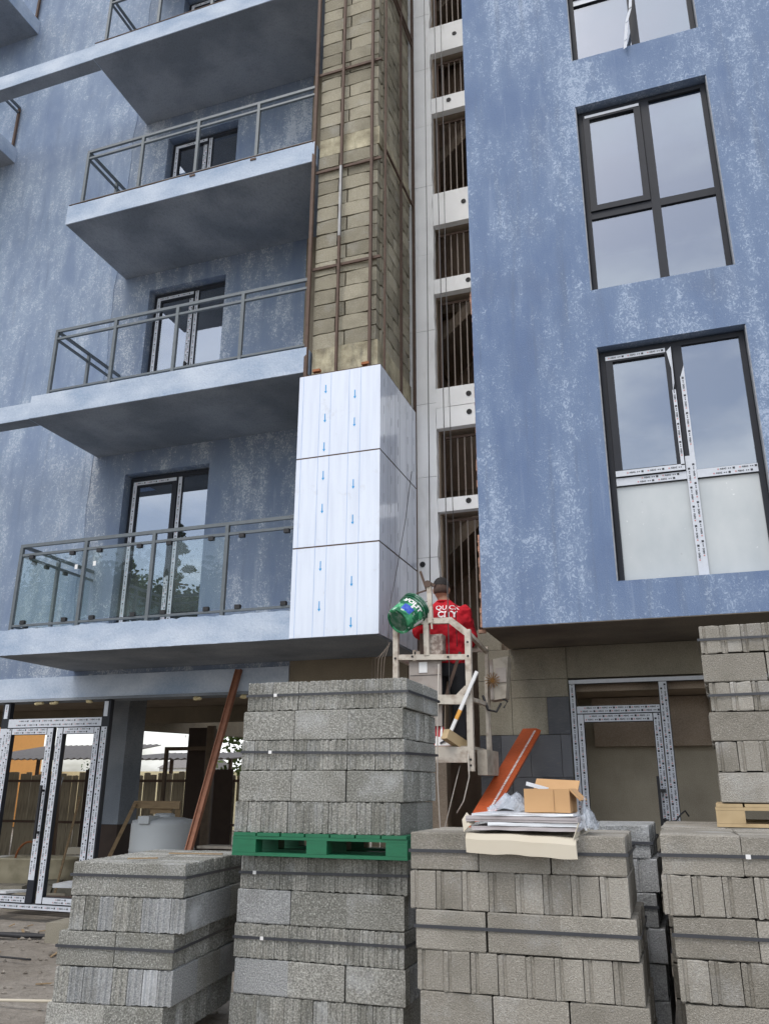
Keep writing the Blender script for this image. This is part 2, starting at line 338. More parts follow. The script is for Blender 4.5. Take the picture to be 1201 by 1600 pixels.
def tilemat():
    m = Mat('dark_slate_tile', .55, spec=.4); n = m.noise(2.5, 5); n2 = m.noise(60, 4, (.3, 1, 3)); r = m.rand()
    c = m.mix(r, lin(62, 64, 70), lin(94, 96, 102)); c = m.mix(m.rng(n, .5, .75, 0, .5), c, lin(112, 112, 114)); c = m.mix(m.rng(n2, .55, .7, 0, .4), c, lin(122, 120, 116)); m.color(c); m.bump(n2, .5, .006); return m.m
M_tile = tilemat()
def leafmat(name, a, b):
    m = Mat(name, .7, spec=.3); m.color(m.mix(m.rng(m.noise(1.4, 4), .35, .65), a, b)); return m.m
M_leaf = leafmat('pine_foliage', (.03, .055, .022, 1), (.07, .11, .045, 1)); M_leaf2 = leafmat('broadleaf_foliage', (.06, .10, .025, 1), (.13, .18, .06, 1))
M_bark = simple('bark', lin(92, 74, 58), .95, 0, .3, 8, .5)

# ------------------------------------------------------------------ text template
def text_mesh(txt, size, bold=0.0):
    c = bpy.data.curves.new('t', 'FONT'); c.body = txt; c.size = size; c.resolution_u = 2; c.align_x = 'CENTER'; c.align_y = 'CENTER'; c.offset = bold
    o = bpy.data.objects.new('t', c); me = bpy.data.meshes.new_from_object(o)
    vs = [v.co.copy() for v in me.vertices]; fs = [tuple(p.vertices) for p in me.polygons]
    bpy.data.objects.remove(o); bpy.data.curves.remove(c); bpy.data.meshes.remove(me); return vs, fs
T_ABAS = text_mesh('ABAS', .024, .0006)
def tape_print(mb, x0, x1, z0, z1, y, pitch=.19, off=None):
    """rows of ABAS, dots and squares on a strip lying in a plane facing -Y (mi 0 black, 1 red)"""
    vert = (z1-z0) > (x1-x0); W_ = (x1-x0) if vert else (z1-z0); Ln = (z1-z0) if vert else (x1-x0)
    rows = [.5] if W_ < .062 else [.28, .74]
    off = random.random()*pitch if off is None else off
    for ri, r in enumerate(rows):
        s = off+ri*.04
        while s < Ln-.1:
            def P(a, b): # a along, b across
                return (x0+W_*r-b, y, z0+a) if vert else (x0+a, y, z0+W_*r+b)
            if s > 0.0:
                mb.add([P(s+.055+v.x, v.y) for v in T_ABAS[0]], T_ABAS[1], 0)
                for a, q, mi in ((.012, .0065, 1), (.103, .005, 0), (.12, .005, 0), (.148, .010, 0)):
                    if s+a+q < Ln: mb.add([P(s+a-q, -q), P(s+a+q, -q), P(s+a+q, q), P(s+a-q, q)], [(0, 1, 2, 3)], mi)
            s += pitch
def tape_strip(parent, a, b, c, d, yy, pitch=.19, plain=False):
    m = MB(); m.box(a, b, yy-.004, yy-.0005, c, d)
    n = len(m.f)
    if not plain:
        q = MB(); tape_print(q, a, b, c, d, yy-.0055, pitch); m.add(q.v, q.f); m.mi[n:] = [x+1 for x in q.mi]
    return m.build('protective_tape', [M_tape, M_ink, M_inkred], parent, recalc=False)

# ================================================================== GROUND
def axis(a, b, step, lo, hi):
    v = [a+i*step for i in range(int((b-a)/step)+1)]; s = step; p = v[0]; pre = []
    while p > lo: s *= 1.5; p -= s; pre.append(max(p, lo))
    s = step; p = v[-1]; post = []
    while p < hi: s *= 1.5; p += s; post.append(min(p, hi))
    return pre[::-1]+v+post
gx = axis(-11, 3, .11, -900, 900); gy = axis(3, 12, .11, -900, 900); g = MB()
def gz(x, y):
    a = 1 if -12 < x < 4 and 2 < y < 9.0 else 0
    q = Vector((x, y, 0)); return G-.03+a*(noise.noise(q*1.3)*.035+noise.noise(q*5)*.014+abs(noise.noise(q*14))*.01)
for y in gy:
    for x in gx: g.v.append((x, y, gz(x, y)))
nx = len(gx)
for j in range(len(gy)-1):
    for i in range(nx-1): g.f.append((j*nx+i, j*nx+i+1, (j+1)*nx+i+1, (j+1)*nx+i)); g.mi.append(0)
g.build('ground', M_ground, smooth=True, recalc=False, kind='structure')
peb = MB()
for i in range(900):
    x = random.uniform(-9.5, 1.2); y = random.uniform(4.6, 9.0); s = random.uniform(.006, .03)*(1.6 if random.random() < .1 else 1); z = gz(x, y)+s*.3
    a = [Vector((random.uniform(-1, 1), random.uniform(-1, 1), random.uniform(-.6, .6))).normalized()*s for _ in range(3)]
    peb.add([(x+s, y, z), (x-s*.4, y+s*.9, z), (x-s*.6, y-s*.8, z), (x+a[0].x*.3, y+a[0].y*.3, z+s*.8), (x, y, z-s*.6)], [(0, 1, 3), (1, 2, 3), (2, 0, 3), (1, 0, 4), (2, 1, 4), (0, 2, 4)])
peb.build('gravel', M_ground, kind='stuff', label='loose rubble crumbs scattered over the dusty ground', cat='gravel')

# ================================================================== BUILDING
B = empty('apartment_building', (0, 0, 0), label='unfinished blue apartment block with balconies, a block pier and large windows', cat='building')
HOLES_L = [(-7.13, -5.76, 1.76, 4.23), (-7.06, -5.73, 4.88, 7.26), (-7.02, -5.72, 7.9, 10.16), (-7.0, -5.72, 10.93, 13.26), (-7.0, -5.72, 13.96, 16.3)]
mb = MB(); wall(mb, -22, -4.42, 1.12, 18, YB, 9.35, HOLES_L); mb.build('wall', M_blue_b, B, recalc=False, label='blue stucco wall behind the balconies')
# left field has its own paler paint: thin skin of stucco proud of the wall, ragged right edge
mb = MB(); xs0, xs1 = -22, -7.72; zz = [1.75+i*.12 for i in range(136)]
vs = []; fs = []
for k, z in enumerate(zz):
    e = xs1+noise.noise(Vector((z*1.7, 3, 1)))*.05; vs += [(xs0, YB-.008, z), (e, YB-.008, z), (e+.006, YB+.001, z)]
    if k: a = (k-1)*3; fs += [(a, a+1, a+4, a+3), (a+1, a+2, a+5, a+4)]
mb.add(vs, fs); mb.build('stucco_skin', M_blue_l, B, label='paler blue stucco left of the balconies')
mb = MB(); wall(mb, -4.42, -2.92, 1.12, 18, YB, 9.35, []); mb.build('wall', M_beam, B, recalc=False, label='bare brown concrete beam')
mb = MB(); rough_box(mb, -22, -4.42, YB-.02, YB, 1.12, 1.40, .1, .003); mb.build('beam_plaster', M_fascia, B, label='light blue plaster on the beam above the shop opening')
mb = MB(); mb.box(-22, -3.0, YB-.03, YB+.26, 1.085, 1.118); mb.build('drip_edge', M_soffit, B)
# balconies and bands
def slab(x0, x1, z0, z1, y1=YB, top=.006, seed=0.):
    m = MB(); rough_box(m, x0, x1, YF, y1, z0+.004, z1, .06, .004, top, seed); o = m.build('balcony_slab', M_fascia, B)
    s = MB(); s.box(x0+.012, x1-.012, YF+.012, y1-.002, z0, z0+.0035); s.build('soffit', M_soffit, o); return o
slab(-7.60, -2.80, 1.463, 1.765, top=.035, seed=3)
slab(-7.66, -3.69, 4.56, 4.885, top=.004, seed=11)
slab(-7.54, -3.69, 7.565, 7.875, seed=23)
slab(-7.50, -3.69, 10.60, 10.90, seed=31)
slab(-7.50, -3.69, 13.63, 13.93, seed=37)  # unseen next balcony up, added for the shade it casts below
for z0, z1, xr in ((4.56, 4.80, -7.66), (10.60, 10.88, -7.50)):
    m = MB(); rough_box(m, -14, xr-.002, YF+.006, YF+.22, z0+.004, z1, .08, .003, 0, z0); o = m.build('floor_band', M_fascia, B)
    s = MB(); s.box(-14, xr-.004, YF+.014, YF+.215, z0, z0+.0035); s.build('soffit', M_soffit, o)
for z0, z1 in ((10.60, 10.90), (13.63, 13.93)):
    m = MB(); rough_box(m, -14.5, -10.26, YF, YB, z0+.004, z1, .08, .004, 0, z0+5); o = m.build('balcony_slab', M_fascia, B)
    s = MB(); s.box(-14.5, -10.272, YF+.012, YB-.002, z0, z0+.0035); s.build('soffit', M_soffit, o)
    r = MB()
    for dz, hh in ((.955, .04), (.83, .028)): r.box(-10.36, -10.32, YF+.03, YB-.03, z1+dz-hh, z1+dz); r.box(-14.5, -10.361, YF+.03, YF+.07, z1+dz-hh, z1+dz)
    r.box(-10.355, -10.325, YF+.03, YB-.03, z1+.02, z1+.045); ro = r.build('railing', M_rail, B)
    for y in (YF+.03, YB-.07): q = MB(); q.box(-10.36, -10.32, y, y+.04, z1, z1+.91); q.build('post', M_rust if y > 8 else M_rail, ro)
def railing(z1, xs, xend, glass=0, hup=.965):
    r = MB(); y0, y1 = YF+.03, YF+.07; zt = z1+hup
    xl = xs[0]
    for za, zb in ((zt-.04, zt), (zt-.155, zt-.125), (z1+.045, z1+.07)):
        r.box(xl, xend, y0+.004, y1-.004, za, zb); r.box(xl+.004, xl+.036, y1-.003, YB-.012, za+.001, zb-.001)
    ro = r.build('railing', M_rail, B, label=None)
    for i, x in enumerate(xs): q = MB(); q.box(x-.001, x+.041, y0, y1, z1-.01, zt-.041); q.build('post', M_rail, ro)
    q = MB(); q.box(xl, xl+.04, 8.38, 8.42, z1, zt-.041); q.build('post', M_rail, ro)
    if glass:
        xe = xs+[xend]
        for i in range(glass):
            a, b = xe[i]+.05, xe[i+1]-.01; q = MB(); q.box(a, b, y0+.014, y0+.022, z1+.085, zt-.165); q.build('glass_pane', M_glass_rail, ro)
        for ya, yb in ((y1+.03, 8.36), (8.44, YB-.05)): q = MB(); q.box(xl+.014, xl+.022, ya, yb, z1+.085, zt-.165); q.build('glass_pane', M_glass_rail, ro)
        for a, b in ((-7.3,-6.7),(-6.31,-5.75),(-5.35,-4.8),(-4.41,-3.86)):
            for x in (a, b):
                for z in (zt-.195, z1+.072): q = MB(); q.box(x-.032, x+.032, y0-.006, y0+.036, z, z+.045); q.build('clip', M_dark, ro)
        for y in (7.98, 8.2, 8.55, 8.9):
            for z in (zt-.195, z1+.072): q = MB(); q.box(xl-.004, xl+.036, y-.03, y+.03, z, z+.045); q.build('clip', M_dark, ro)
        for x, z in ((-6.62, 2.49), (-6.36, 2.51)): q = MB(); q.box(x-.02, x+.02, y0+.009, y0+.0125, z-.028, z+.028); q.build('sticker', M_white, ro)
    return ro
railing(1.765, [-7.49, -6.53, -5.58, -4.62], -3.77, 3, 1.075)
railing(4.885, [-7.45, -6.50, -5.56, -4.62], -3.70, 0, .98)
railing(7.875, [-7.36, -6.42, -5.51, -4.58], -3.70, 0, .965)
railing(10.90, [-7.36, -6.42, -5.49, -4.56], -3.70, 0, .965)
for x in (-5.5, -4.58):
    m = MB(); m.box(x-.03, x+.05, YF-.012, YF+.03, 7.83, 7.86); m.build('bracket', M_rust, B)
for a in ((-7.5, -3.70, YF-.006, YF+.1, 10.905, 10.918), (-7.52, -3.7, YF-.004, YF+.1, 7.888, 7.898)): m = MB(); m.box(*a); m.build('metal_edge_strip', M_rust, B)
# balcony doors
def balcony_door(x0, x1, z0, z1, tape=1):
    yf = YB+.13; ym = -6.29
    m = MB(); t = .055
    m.box(x0+.02, x0+.02+t, yf, yf+.07, z0, z1-.03); m.box(x1-t-.012, x1-.012, yf, yf+.07, z0, z1-.03); m.box(x0+.021+t, x1-t-.013, yf, yf+.07, z1-.03-t, z1-.03)
    m.box(ym-.035, ym+.035, yf, yf+.07, z0+.06, z1-.031-t); m.box(x0+.021+t, x1-t-.013, yf, yf+.07, z0, z0+.058)
    # opening leaf on the left
    a, b, c, d = x0+.02+t+.004, ym-.04, z0+.064, z1-.09
    s = .075; m.box(a, a+s, yf-.02, yf+.05, c, d); m.box(b-s, b, yf-.02, yf+.05, c, d); m.box(a+s, b-s, yf-.02, yf+.05, d-s, d-.001); m.box(a+s, b-s, yf-.02, yf+.05, c+.001, c+s)
    fr = m.build('balcony_door', M_anth, B, label='balcony door with white taped frame')
    q = MB(); q.box(a+s-.006, b-s+.006, yf+.01, yf+.02, c+s-.006, d-s+.006); q.build('pane', M_glass_door, fr)
    q = MB(); q.box(ym+.03, x1-t-.006, yf+.02, yf+.03, z0+.05, z1-.02-t); q.build('pane', M_glass_door, fr)
    y = yf-.0165
    for (p, q_, r, s_, yy) in [(a+.003, a+.06, c, d-.057, y-.003), (ym-.027, ym+.03, z0+.06, d, yf), (b-.068, b-.004, c, z0+.95 if z0 < 3 else d-.13, y-.003), (a+.005, b-.01, d-.055, d-.006, y-.003)]:
        tape_strip(fr, p, q_, r, s_, yy)
    h = MB(); h.box(b-.045, b-.02, yf-.06, yf-.024, z0+1.02, z0+1.06); h.box(b-.045, b-.02, yf-.075, yf-.061, z0+.92, z0+1.06); h.build('handle', M_dark, fr)
for h in HOLES_L[:4]: balcony_door(*h)
# interior of the building: floors, rear wall, dark rooms
m = MB()
for z in (4.60, 7.60, 10.63, 13.66): m.box(-21.9, -2.93, 9.36, 13.9, z, z+.2)
m.box(-21.9, -3.0, 9.36, 13.9, 1.32, 1.5)
m.box(-21.9, -2.93, 13.9, 14.1, 1.3, 18)
for x in (-8.4, -4.4): m.box(x-.1, x+.1, 9.36, 13.89, 1.51, 17.9)
m.box(-22, 6.5, 7.5, 14.2, 18.02, 18.3)
m.build('interior_floor', M_dark_in, B)
m = MB(); m.box(-14, -3.2, 12.5, 12.72, 1.06, 1.315); m.build('interior_beam', M_beam, B)
m = MB(); m.obox((-8.98, 14.48, 1.15), (.09, -.03, 0), (.52, 1.48, 0), (0, 0, .16)); m.build('interior_beam', M_beam, B)
m = MB(); m.box(-14, -9.6, 12.9, 13.1, 1.2, 1.314); m.build('interior_beam', M_beam, B)
for a in ((-3.2, -3.0, 9.36, 14.0, G, 1.31), (-22, -14, 9.36, 9.6, G, 1.1)): m = MB(); m.box(*a); m.build('interior_wall', M_dark_in, B)
m = MB(); m.box(-7.96, -7.69, 10.5, 10.93, -.5, 1.31); cl = m.build('interior_column', M_soffit, B, label='grey blue column inside the shop')
m = MB(); m.box(-8.01, -7.66, 10.46, 10.97, G, -.505); m.build('column_base', M_black_void, cl)
for x0, x1, y in ((-8.22, -7.86, 13.0),): m = MB(); m.box(x0, x1, y, y+.35, G, 1.0); m.build('pillar', M_black_void, B)
m = MB(); m.box(-7.25, -7.12, 12.0, 12.06, -.9, .95); m.box(-8.42, -8.37, 12.6, 12.66, -.7, .66); m.box(-8.36, -7.5, 12.6, 12.66, .60, .66); m.build('door_frame', simple('dark_worn_timber', lin(96, 82, 68), .85, 0, .3, 9, .2), B)
# shopfront frame, left
m = MB(); y = YB+.02
def bars(m, L_, y0, y1):
    for (a, b, c, d) in L_: m.box(a, b, y0, y1, c, d)
sf = MB(); bars(sf, [(-8.69, -8.57, -1.37, 1.08), (-7.06, -6.95, -1.37, 1.08), (-8.568, -7.062, .745, .865), (-8.9, -6.8, -1.44, -1.372)], 9.1, 9.17)
sfo = sf.build('shopfront_frame', M_anth, B, label='white taped double door frame under the beam')
lf = MB(); bars(lf, [(-8.565, -8.475, -1.365, .741), (-7.895, -7.795, -1.365, .741), (-8.474, -7.896, .655, .74), (-8.474, -7.896, -1.365, -1.285)], 9.085, 9.145); lfo = lf.build('door_leaf', M_anth, sfo)
rf = MB(); bars(rf, [(-7.735, -7.635, -1.365, .741), (-7.155, -7.065, -1.365, .741), (-7.634, -7.156, .655, .74), (-7.634, -7.156, -1.365, -1.285)], 9.085, 9.145); rfo = rf.build('door_leaf', M_anth, sfo)
for (a, b, c, d, yy) in [(-8.686, -8.574, -1.36, .74, 9.1), (-7.055, -6.97, -1.36, .74, 9.1), (-8.66, -8.60, .87, 1.06, 9.1), (-7.045, -6.985, .87, 1.06, 9.1), (-8.565, -7.065, .75, .86, 9.1), (-8.9, -6.8, -1.435, -1.377, 9.1),
        (-8.56, -8.485, -1.36, .735, 9.085), (-7.89, -7.80, -1.1, .735, 9.085), (-8.47, -7.90, .66, .735, 9.085), (-8.47, -7.90, -1.36, -1.29, 9.085),
        (-7.73, -7.645, -1.36, .735, 9.085), (-7.15, -7.07, -1.36, .735, 9.085), (-7.63, -7.16, .66, .735, 9.085), (-7.63, -7.16, -1.36, -1.29, 9.085)]:
    tape_strip(sfo, a, b, c, d, yy)
h = MB(); h.box(-7.83, -7.80, 9.0, 9.03, -.62, .02); h.box(-7.825, -7.805, 9.031, 9.08, -.56, -.53); h.box(-7.825, -7.805, 9.031, 9.08, -.06, -.03); h.build('handle', M_dark, sfo)
fo = MB()
for x in (-8.12, -7.86, -7.3, -5.7, -5.0, -4.7):
    for k in range(5): fo.lathe([(0, -.02), (.028, -.012), (.035, .004), (.02, .02), (0, .024)], 7, Matrix.Translation((x+random.uniform(-.05, .05), 9.12, 1.06+random.uniform(-.01, .015))))
fo.build('foam_blob', simple('yellowed_foam', lin(205, 190, 150), .9), B, smooth=True)
# ---------------- stair wall in the recess
OPEN = [(-2.50, -1.95, 10.81, 12.3), (-2.49, -1.95, 9.46, 10.30), (-2.50, -1.95, 7.79, 9.19), (-2.52, -1.95, 6.41, 7.27), (-2.51, -1.95, 4.80, 6.19), (-2.50, -1.95, 3.325, 4.25), (-2.49, -1.95, -1.54, 3.155)]
m = MB(); wall(m, -3.05, -1.72, G, 18, 9.15, 9.33, [(a, b if i < 6 else -2.075, c, d) for i, (a, b, c, d) in enumerate(OPEN)]+[(-2.08, -1.95, 1.69, 3.155)]); m.build('wall', M_dark_in, B, recalc=False, label='raw wall edge round the stair openings')
foam = []
zz = [1.72, 2.60, 3.62, 4.61, 5.66, 6.83, 7.95, 9.0, 10.05, 11.1, 12.3]
for a, b in zip(zz, zz[1:]):
    foam.append((-2.94, -2.515, a+.003, b-.003))
bandz = [(12.3, 14), (10.30, 10.81), (9.19, 9.46), (7.27, 7.79), (6.19, 6.41), (4.25, 4.80), (3.155, 3.325)]
for a, b in bandz:
    if b-a > .5 and b < 5: foam += [(-2.512, -1.722, a, 4.525), (-2.512, -2.36, 4.528, b), (-2.357, -1.722, 4.535, b)]
    else: foam.append((-2.512, -1.722, a, b))
for a, b, c, d in foam:
    q = MB(); dy = random.uniform(0, .003); rings = []; n = 12
    # right edge cut by hand
    lft = [(a, YB-.05-dy, c), (a, YB-.05-dy, d)]; vs = []; fs = []
    for k in range(n+1):
        z = c+(d-c)*k/n; e = b+(noise.noise(Vector((z*4, 2, 5)))*.018 if abs(b+2.515) < .01 else 0)
        vs += [(a, YB-.05-dy, z), (e, YB-.05-dy, z), (e, 9.148, z), (a, 9.148, z)]
        if k:
            o_ = (k-1)*4; fs += [(o_+i, o_+(i+1) % 4, o_+4+(i+1) % 4, o_+4+i) for i in range(4)]
    fs += [(0, 3, 2, 1), (n*4, n*4+1, n*4+2, n*4+3)]
    q.add(vs, fs); q.build('foam_board', M_eps, B)
for x, z in ((-2.14, 10.57), (-2.25, 9.36), (-2.08, 7.56), (-2.05, 6.31), (-2.09, 4.67), (-2.09, 4.42), (-2.13, 3.26), (-2.71, 2.52)):
    q = MB(); Mx = Matrix.Translation((x, YB-.056, z)) @ Matrix.Rotation(R(90), 4, 'X'); q.lathe([(.0, -.004), (.034, -.004), (.034, .004), (.022, .006), (.018, .001), (.009, .001), (.007, .005), (0, .005)], 16, Mx); q.build('fixing_disc', M_dark, B, smooth=False)
M_bar = simple('brownish_grey_bar', lin(138, 128, 120), .6, .1, .2)
for (a, b, c, d) in OPEN:
    fr = MB(); zt = d-.06; zb = max(c, 1.5) if c > 0 else 1.55
    fr.box(a+.06, -1.75, 9.2, 9.225, zt-.03, zt); fr.box(a+.06, -1.75, 9.2, 9.225, zb+.02, zb+.045); fr.box(a+.03, a+.055, 9.2, 9.225, zb, zt)
    o = fr.build('window_grille', M_rust, B); xx = a+.12
    while xx < -1.9:
        q = MB(); q.box(xx, xx+.013, 9.203, 9.216, zb+.046, zt-.031); q.build('bar', M_bar, o); xx += .088
M_stair = concrete('brown_stairwell_plaster', lin(176, 150, 130), lin(192, 168, 146))
m = MB(); m.box(-3.0, -1.3, 10.9, 11.1, G, 17.9); m.box(-3.0, -2.9, 9.34, 11.39, 1.51, 17.9); m.box(-1.4, -1.3, 9.34, 11.39, G, 17.9); m.build('stairwell_wall', M_stair, B)
for z in (3.9, 7.0, 10.0, 13.0):
    m = MB(); m.obox((-2.1, 10.2, z-.6), (.7, 0, .62), (0, .5, 0), (-.05, 0, .06)); m.box(-2.89, -1.41, 10.72, 11.39, z-.05, z+.13); m.build('stair_flight', M_dark_in, B)
# ---------------- clad pier
PX0, PX1 = -3.66, -2.84
def blockbox(L_, T, H, seed=0, rough=.004):
    rnd = random.Random(seed); m = MB(); n = 4; rings = []
    for i in range(n+1):
        x = L_*i/n; j = lambda: rnd.uniform(-rough, rough)
        e = .006 if i in (0, n) else 0
        rings.append([(x+j()*.5, 0+e, j()-0+e), (x+j()*.5, T, e), (x+j()*.5, T, H-e), (x+j()*.5, 0+e, H+j()-e)])
    m.loft(rings); return m
M_joint = concrete('dark_joint_mortar', lin(70, 63, 50), lin(96, 88, 70), sc_=12)
PIER = {}
def pier_block(x, y, z, L_, side=False):
    key = (round(L_, 2), random.randrange(3))
    if key not in PIER: PIER[key] = blockbox(key[0]-.020, .12, .187, hash(key) & 255, .005).mesh('block', M_blk_pier)
    M_ = Matrix.Translation((x, y, z)) @ (Matrix.Rotation(R(90), 4, 'Z') if side else Matrix.Identity(4))
    if side: M_ = Matrix.Translation((x, y, z)) @ Matrix.Rotation(R(90), 4, 'Z')
    return link_mesh('block', PIER[key], pier, M_ @ Matrix.Translation((0, random.uniform(-.004, .003), 0)))
mb = MB(); mb.box(PX0, PX1-.03, 7.812, 9.05, 1.8, 17.9); pier = mb.build('pier', M_joint, B, label='exposed concrete block pier')
z = 4.88; row = 0
while z < 12.6:
    if abs(z-7.68) < .13: z = 7.94; row += 1; continue
    A = [(-3.66, -3.37), (-3.37, -2.955), (-2.955, -2.845)] if row % 2 else [(-3.66, -3.25), (-3.25, -2.845)]
    for a, b in A: pier_block(a+.005, 7.78, z, b-a)
    Sd = [8.17, 8.56, 8.95] if row % 2 else [7.97, 8.36, 8.75]
    ys = [7.90]+Sd+[9.04]
    for a, b in zip(ys, ys[1:]):
        if b-a > .06: pier_block(PX1, a+.005, z, b-a, True)
    z += .2; row += 1
for a, b in ((4.50, 4.875), (7.665, 7.93)):
    q = MB(); rough_box(q, PX0+.01, PX1+.004, 7.776, 8.3, a, b, .05, .006); q.box(PX1-.05, PX1+.003, 8.302, 9.05, a, b); q.build('ring_beam', M_limewash, pier)
fr = MB()
fr.box(-3.72, -3.68, 7.70, 7.74, 4.49, 13); fr.box(-2.93, -2.90, 7.70, 7.74, 4.49, 13); fr.box(-3.335, -3.305, 7.70, 7.74, 7.40, 13)
fr.box(-2.80, -2.776, 7.865, 7.885, 4.49, 13); fr.box(-2.80, -2.77, 8.47, 8.50, 4.49, 13); fr.box(-2.80, -2.765, 9.0, 9.04, 1.5, 13)
for z in (4.50, 5.95, 7.39, 8.98, 10.5, 12.0): fr.box(-3.679, -2.80, 7.742, 7.765, z, z+.035)
for z in (4.50,): fr.box(-2.825, -2.80, 7.90, 9.0, z, z+.05)
for z in (7.62, 10.5, 10.62): fr.box(-2.80, -2.775, 7.9, 8.999, z, z+.03)
fro = fr.build('steel_frame', M_rust, B, label='rusty steel cladding frame over the blocks')
for za, zb, mm_ in ((6.35, 7.395, M_galv), (4.49, 6.345, M_rust)): q = MB(); q.box(-3.334, -3.306, 7.70, 7.74, za, zb); q.build('upright', mm_, fro)
q = MB(); q.box(-2.80, -2.79, 7.90, 7.912, 6.0, 13); q.build('upright', simple('flaking_white_steel', lin(170, 150, 135), .7, 0, .5, 40, .2, lin(90, 60, 45)), fro)
q = MB()
for x, z in ((-3.6, 4.54), (-3.0, 4.53)): q.box(x, x+.09, 7.69, 7.74, z, z+.03)
q.build('bracket', M_rust_or, fro)
# cladding panels with film arrows
PZ = [(1.468, 2.425), (2.441, 3.458), (3.474, 4.487)]
ARL = [[1.79, 2.22], [2.50, 2.86, 3.24], [3.58, 3.93, 4.29]]; ARR = [[1.60, 2.03], [2.36+.02, 2.70, 3.10], [3.46+.05, 3.83, 4.17]]
x0, x1 = -3.75, -2.765
for i, (a, b) in enumerate(PZ):
    q = MB(); t = .004
    q.box(x0, x1, 7.68, 7.68+t, a, b); q.box(x1-t, x1, 7.6841, 7.872, a, b); q.box(x0, x0+t, 7.6841, 7.76, a, b)
    po = q.build('cladding_panel', M_panel, B, label='white film covered cladding panel, %s on the pier front' % ['lowest', 'middle', 'top'][i])
    s = MB(); s.box(x1-t-.002, x1-.002, 7.884, 9.03, a+.002, b); so = s.build('cladding_panel', M_panel, B, label='glossy side panel, %s of three' % ['lowest', 'middle', 'top'][i])
    l = MB()
    for f_ in (.055, .265, .40, .625, .765): l.box(x0+f_*.985-.0015, x0+f_*.985+.0015, 7.6788, 7.6796, a+.001, b-.001)
    l.build('film_line', M_blueline, po)
    l = MB()
    for y in (7.95, 8.02, 8.2, 8.36, 8.62, 8.84): l.box(x1-.0016, x1-.0009, y, y+.003, a+.003, b-.001)
    l.build('film_line', M_greyline, so)
    ar = MB()
    for xa, lst in ((x0+.335*.985, ARL[i]), (x0+.695*.985, ARR[i])):
        for zc in lst:
            h2 = .055; y = 7.6786
            P_ = [(-.0055, .05), (-.0055, -.03), (-.017, -.03), (0, -.06), (.017, -.03), (.0055, -.03), (.0055, .05)]
            if zc-.06 < a: continue
            ar.add([(xa+px, y, min(b-.002, zc+pz)) for px, pz in P_], [(0, 1, 5, 6), (2, 3, 4)])
    ar.build('arrow_print', M_blueink, po, recalc=False)
    for y in (7.80, 8.06, 8.30, 8.66, 8.9):
        for zc in (a+.2, a+.55, a+.88):
            zc += (y*3.7) % .2-.1
            if a+.05 < zc < b-.06: ar = MB(); ar.box(x1-.0012 if y > 7.9 else x1+.0003, x1-.0004 if y > 7.9 else x1+.001, y, y+.007, zc-.05, zc+.05); ar.build('arrow_print', M_greyline, so)
q = MB()
for z in (2.425, 3.458): q.box(x0+.004, x1-.006, 7.683, 7.70, z+.001, z+.015); q.box(x1-.02, x1-.008, 7.70, 9.03, z+.001, z+.015)
q.box(x1-.012, x1-.007, 7.872, 7.884, 1.47, 4.487); q.box(-3.752, -2.765, 7.69, 7.76, 4.49, 4.50); q.build('joint_backing', M_rust, fro)
# ---------------- right blue block
W3 = (-.435, .965, 1.83, 4.275); W2 = (-.44, .955, 4.95, 7.375); W1 = (-.43, .95, 8.05, 10.45)
mb = MB(); wall(mb, -1.715, 6.5, 1.47, 18, YF, YF+.3, [W1, W2, W3]); mb.build('wall', M_blue_r, B, recalc=False, label='projecting blue stucco wall with large windows')
m = MB(); m.box(-1.705, -1.5, 8.002, 9.14, 1.47, 17.9); m.build('side_wall', M_eps, B)
m = MB(); m.box(-1.712, 6.45, YF+.002, 9.0, 1.462, 1.4695); m.box(-1.5, 6.4, 8.002, 9.3, 1.4705, 1.6); m.build('soffit', M_soffit_raw, B)
q = MB(); rnd = random.Random(5)
z = 1.475
while z < 5.2:
    hh = rnd.uniform(.02, .07); ww = max(.0012, .03*noise.noise(Vector((z*2.3, 8.8, 2)))+rnd.uniform(-.006, .012)+(.006 if z < 2.4 else -.004))
    q.box(-1.7155-ww, -1.7155, YF+.004+rnd.uniform(0, .004), YF+.09, z, z+hh-.002); z += hh
q.box(-1.765, -1.70, YF+.05, YF+.10, 1.43, 1.461)
q.build('exposed_brick_edge', M_brickchip, B)
M_beadm = simple('dusty_reveal_bead', lin(150, 154, 160), .8, 0, .4, 20, .2, lin(90, 98, 112))
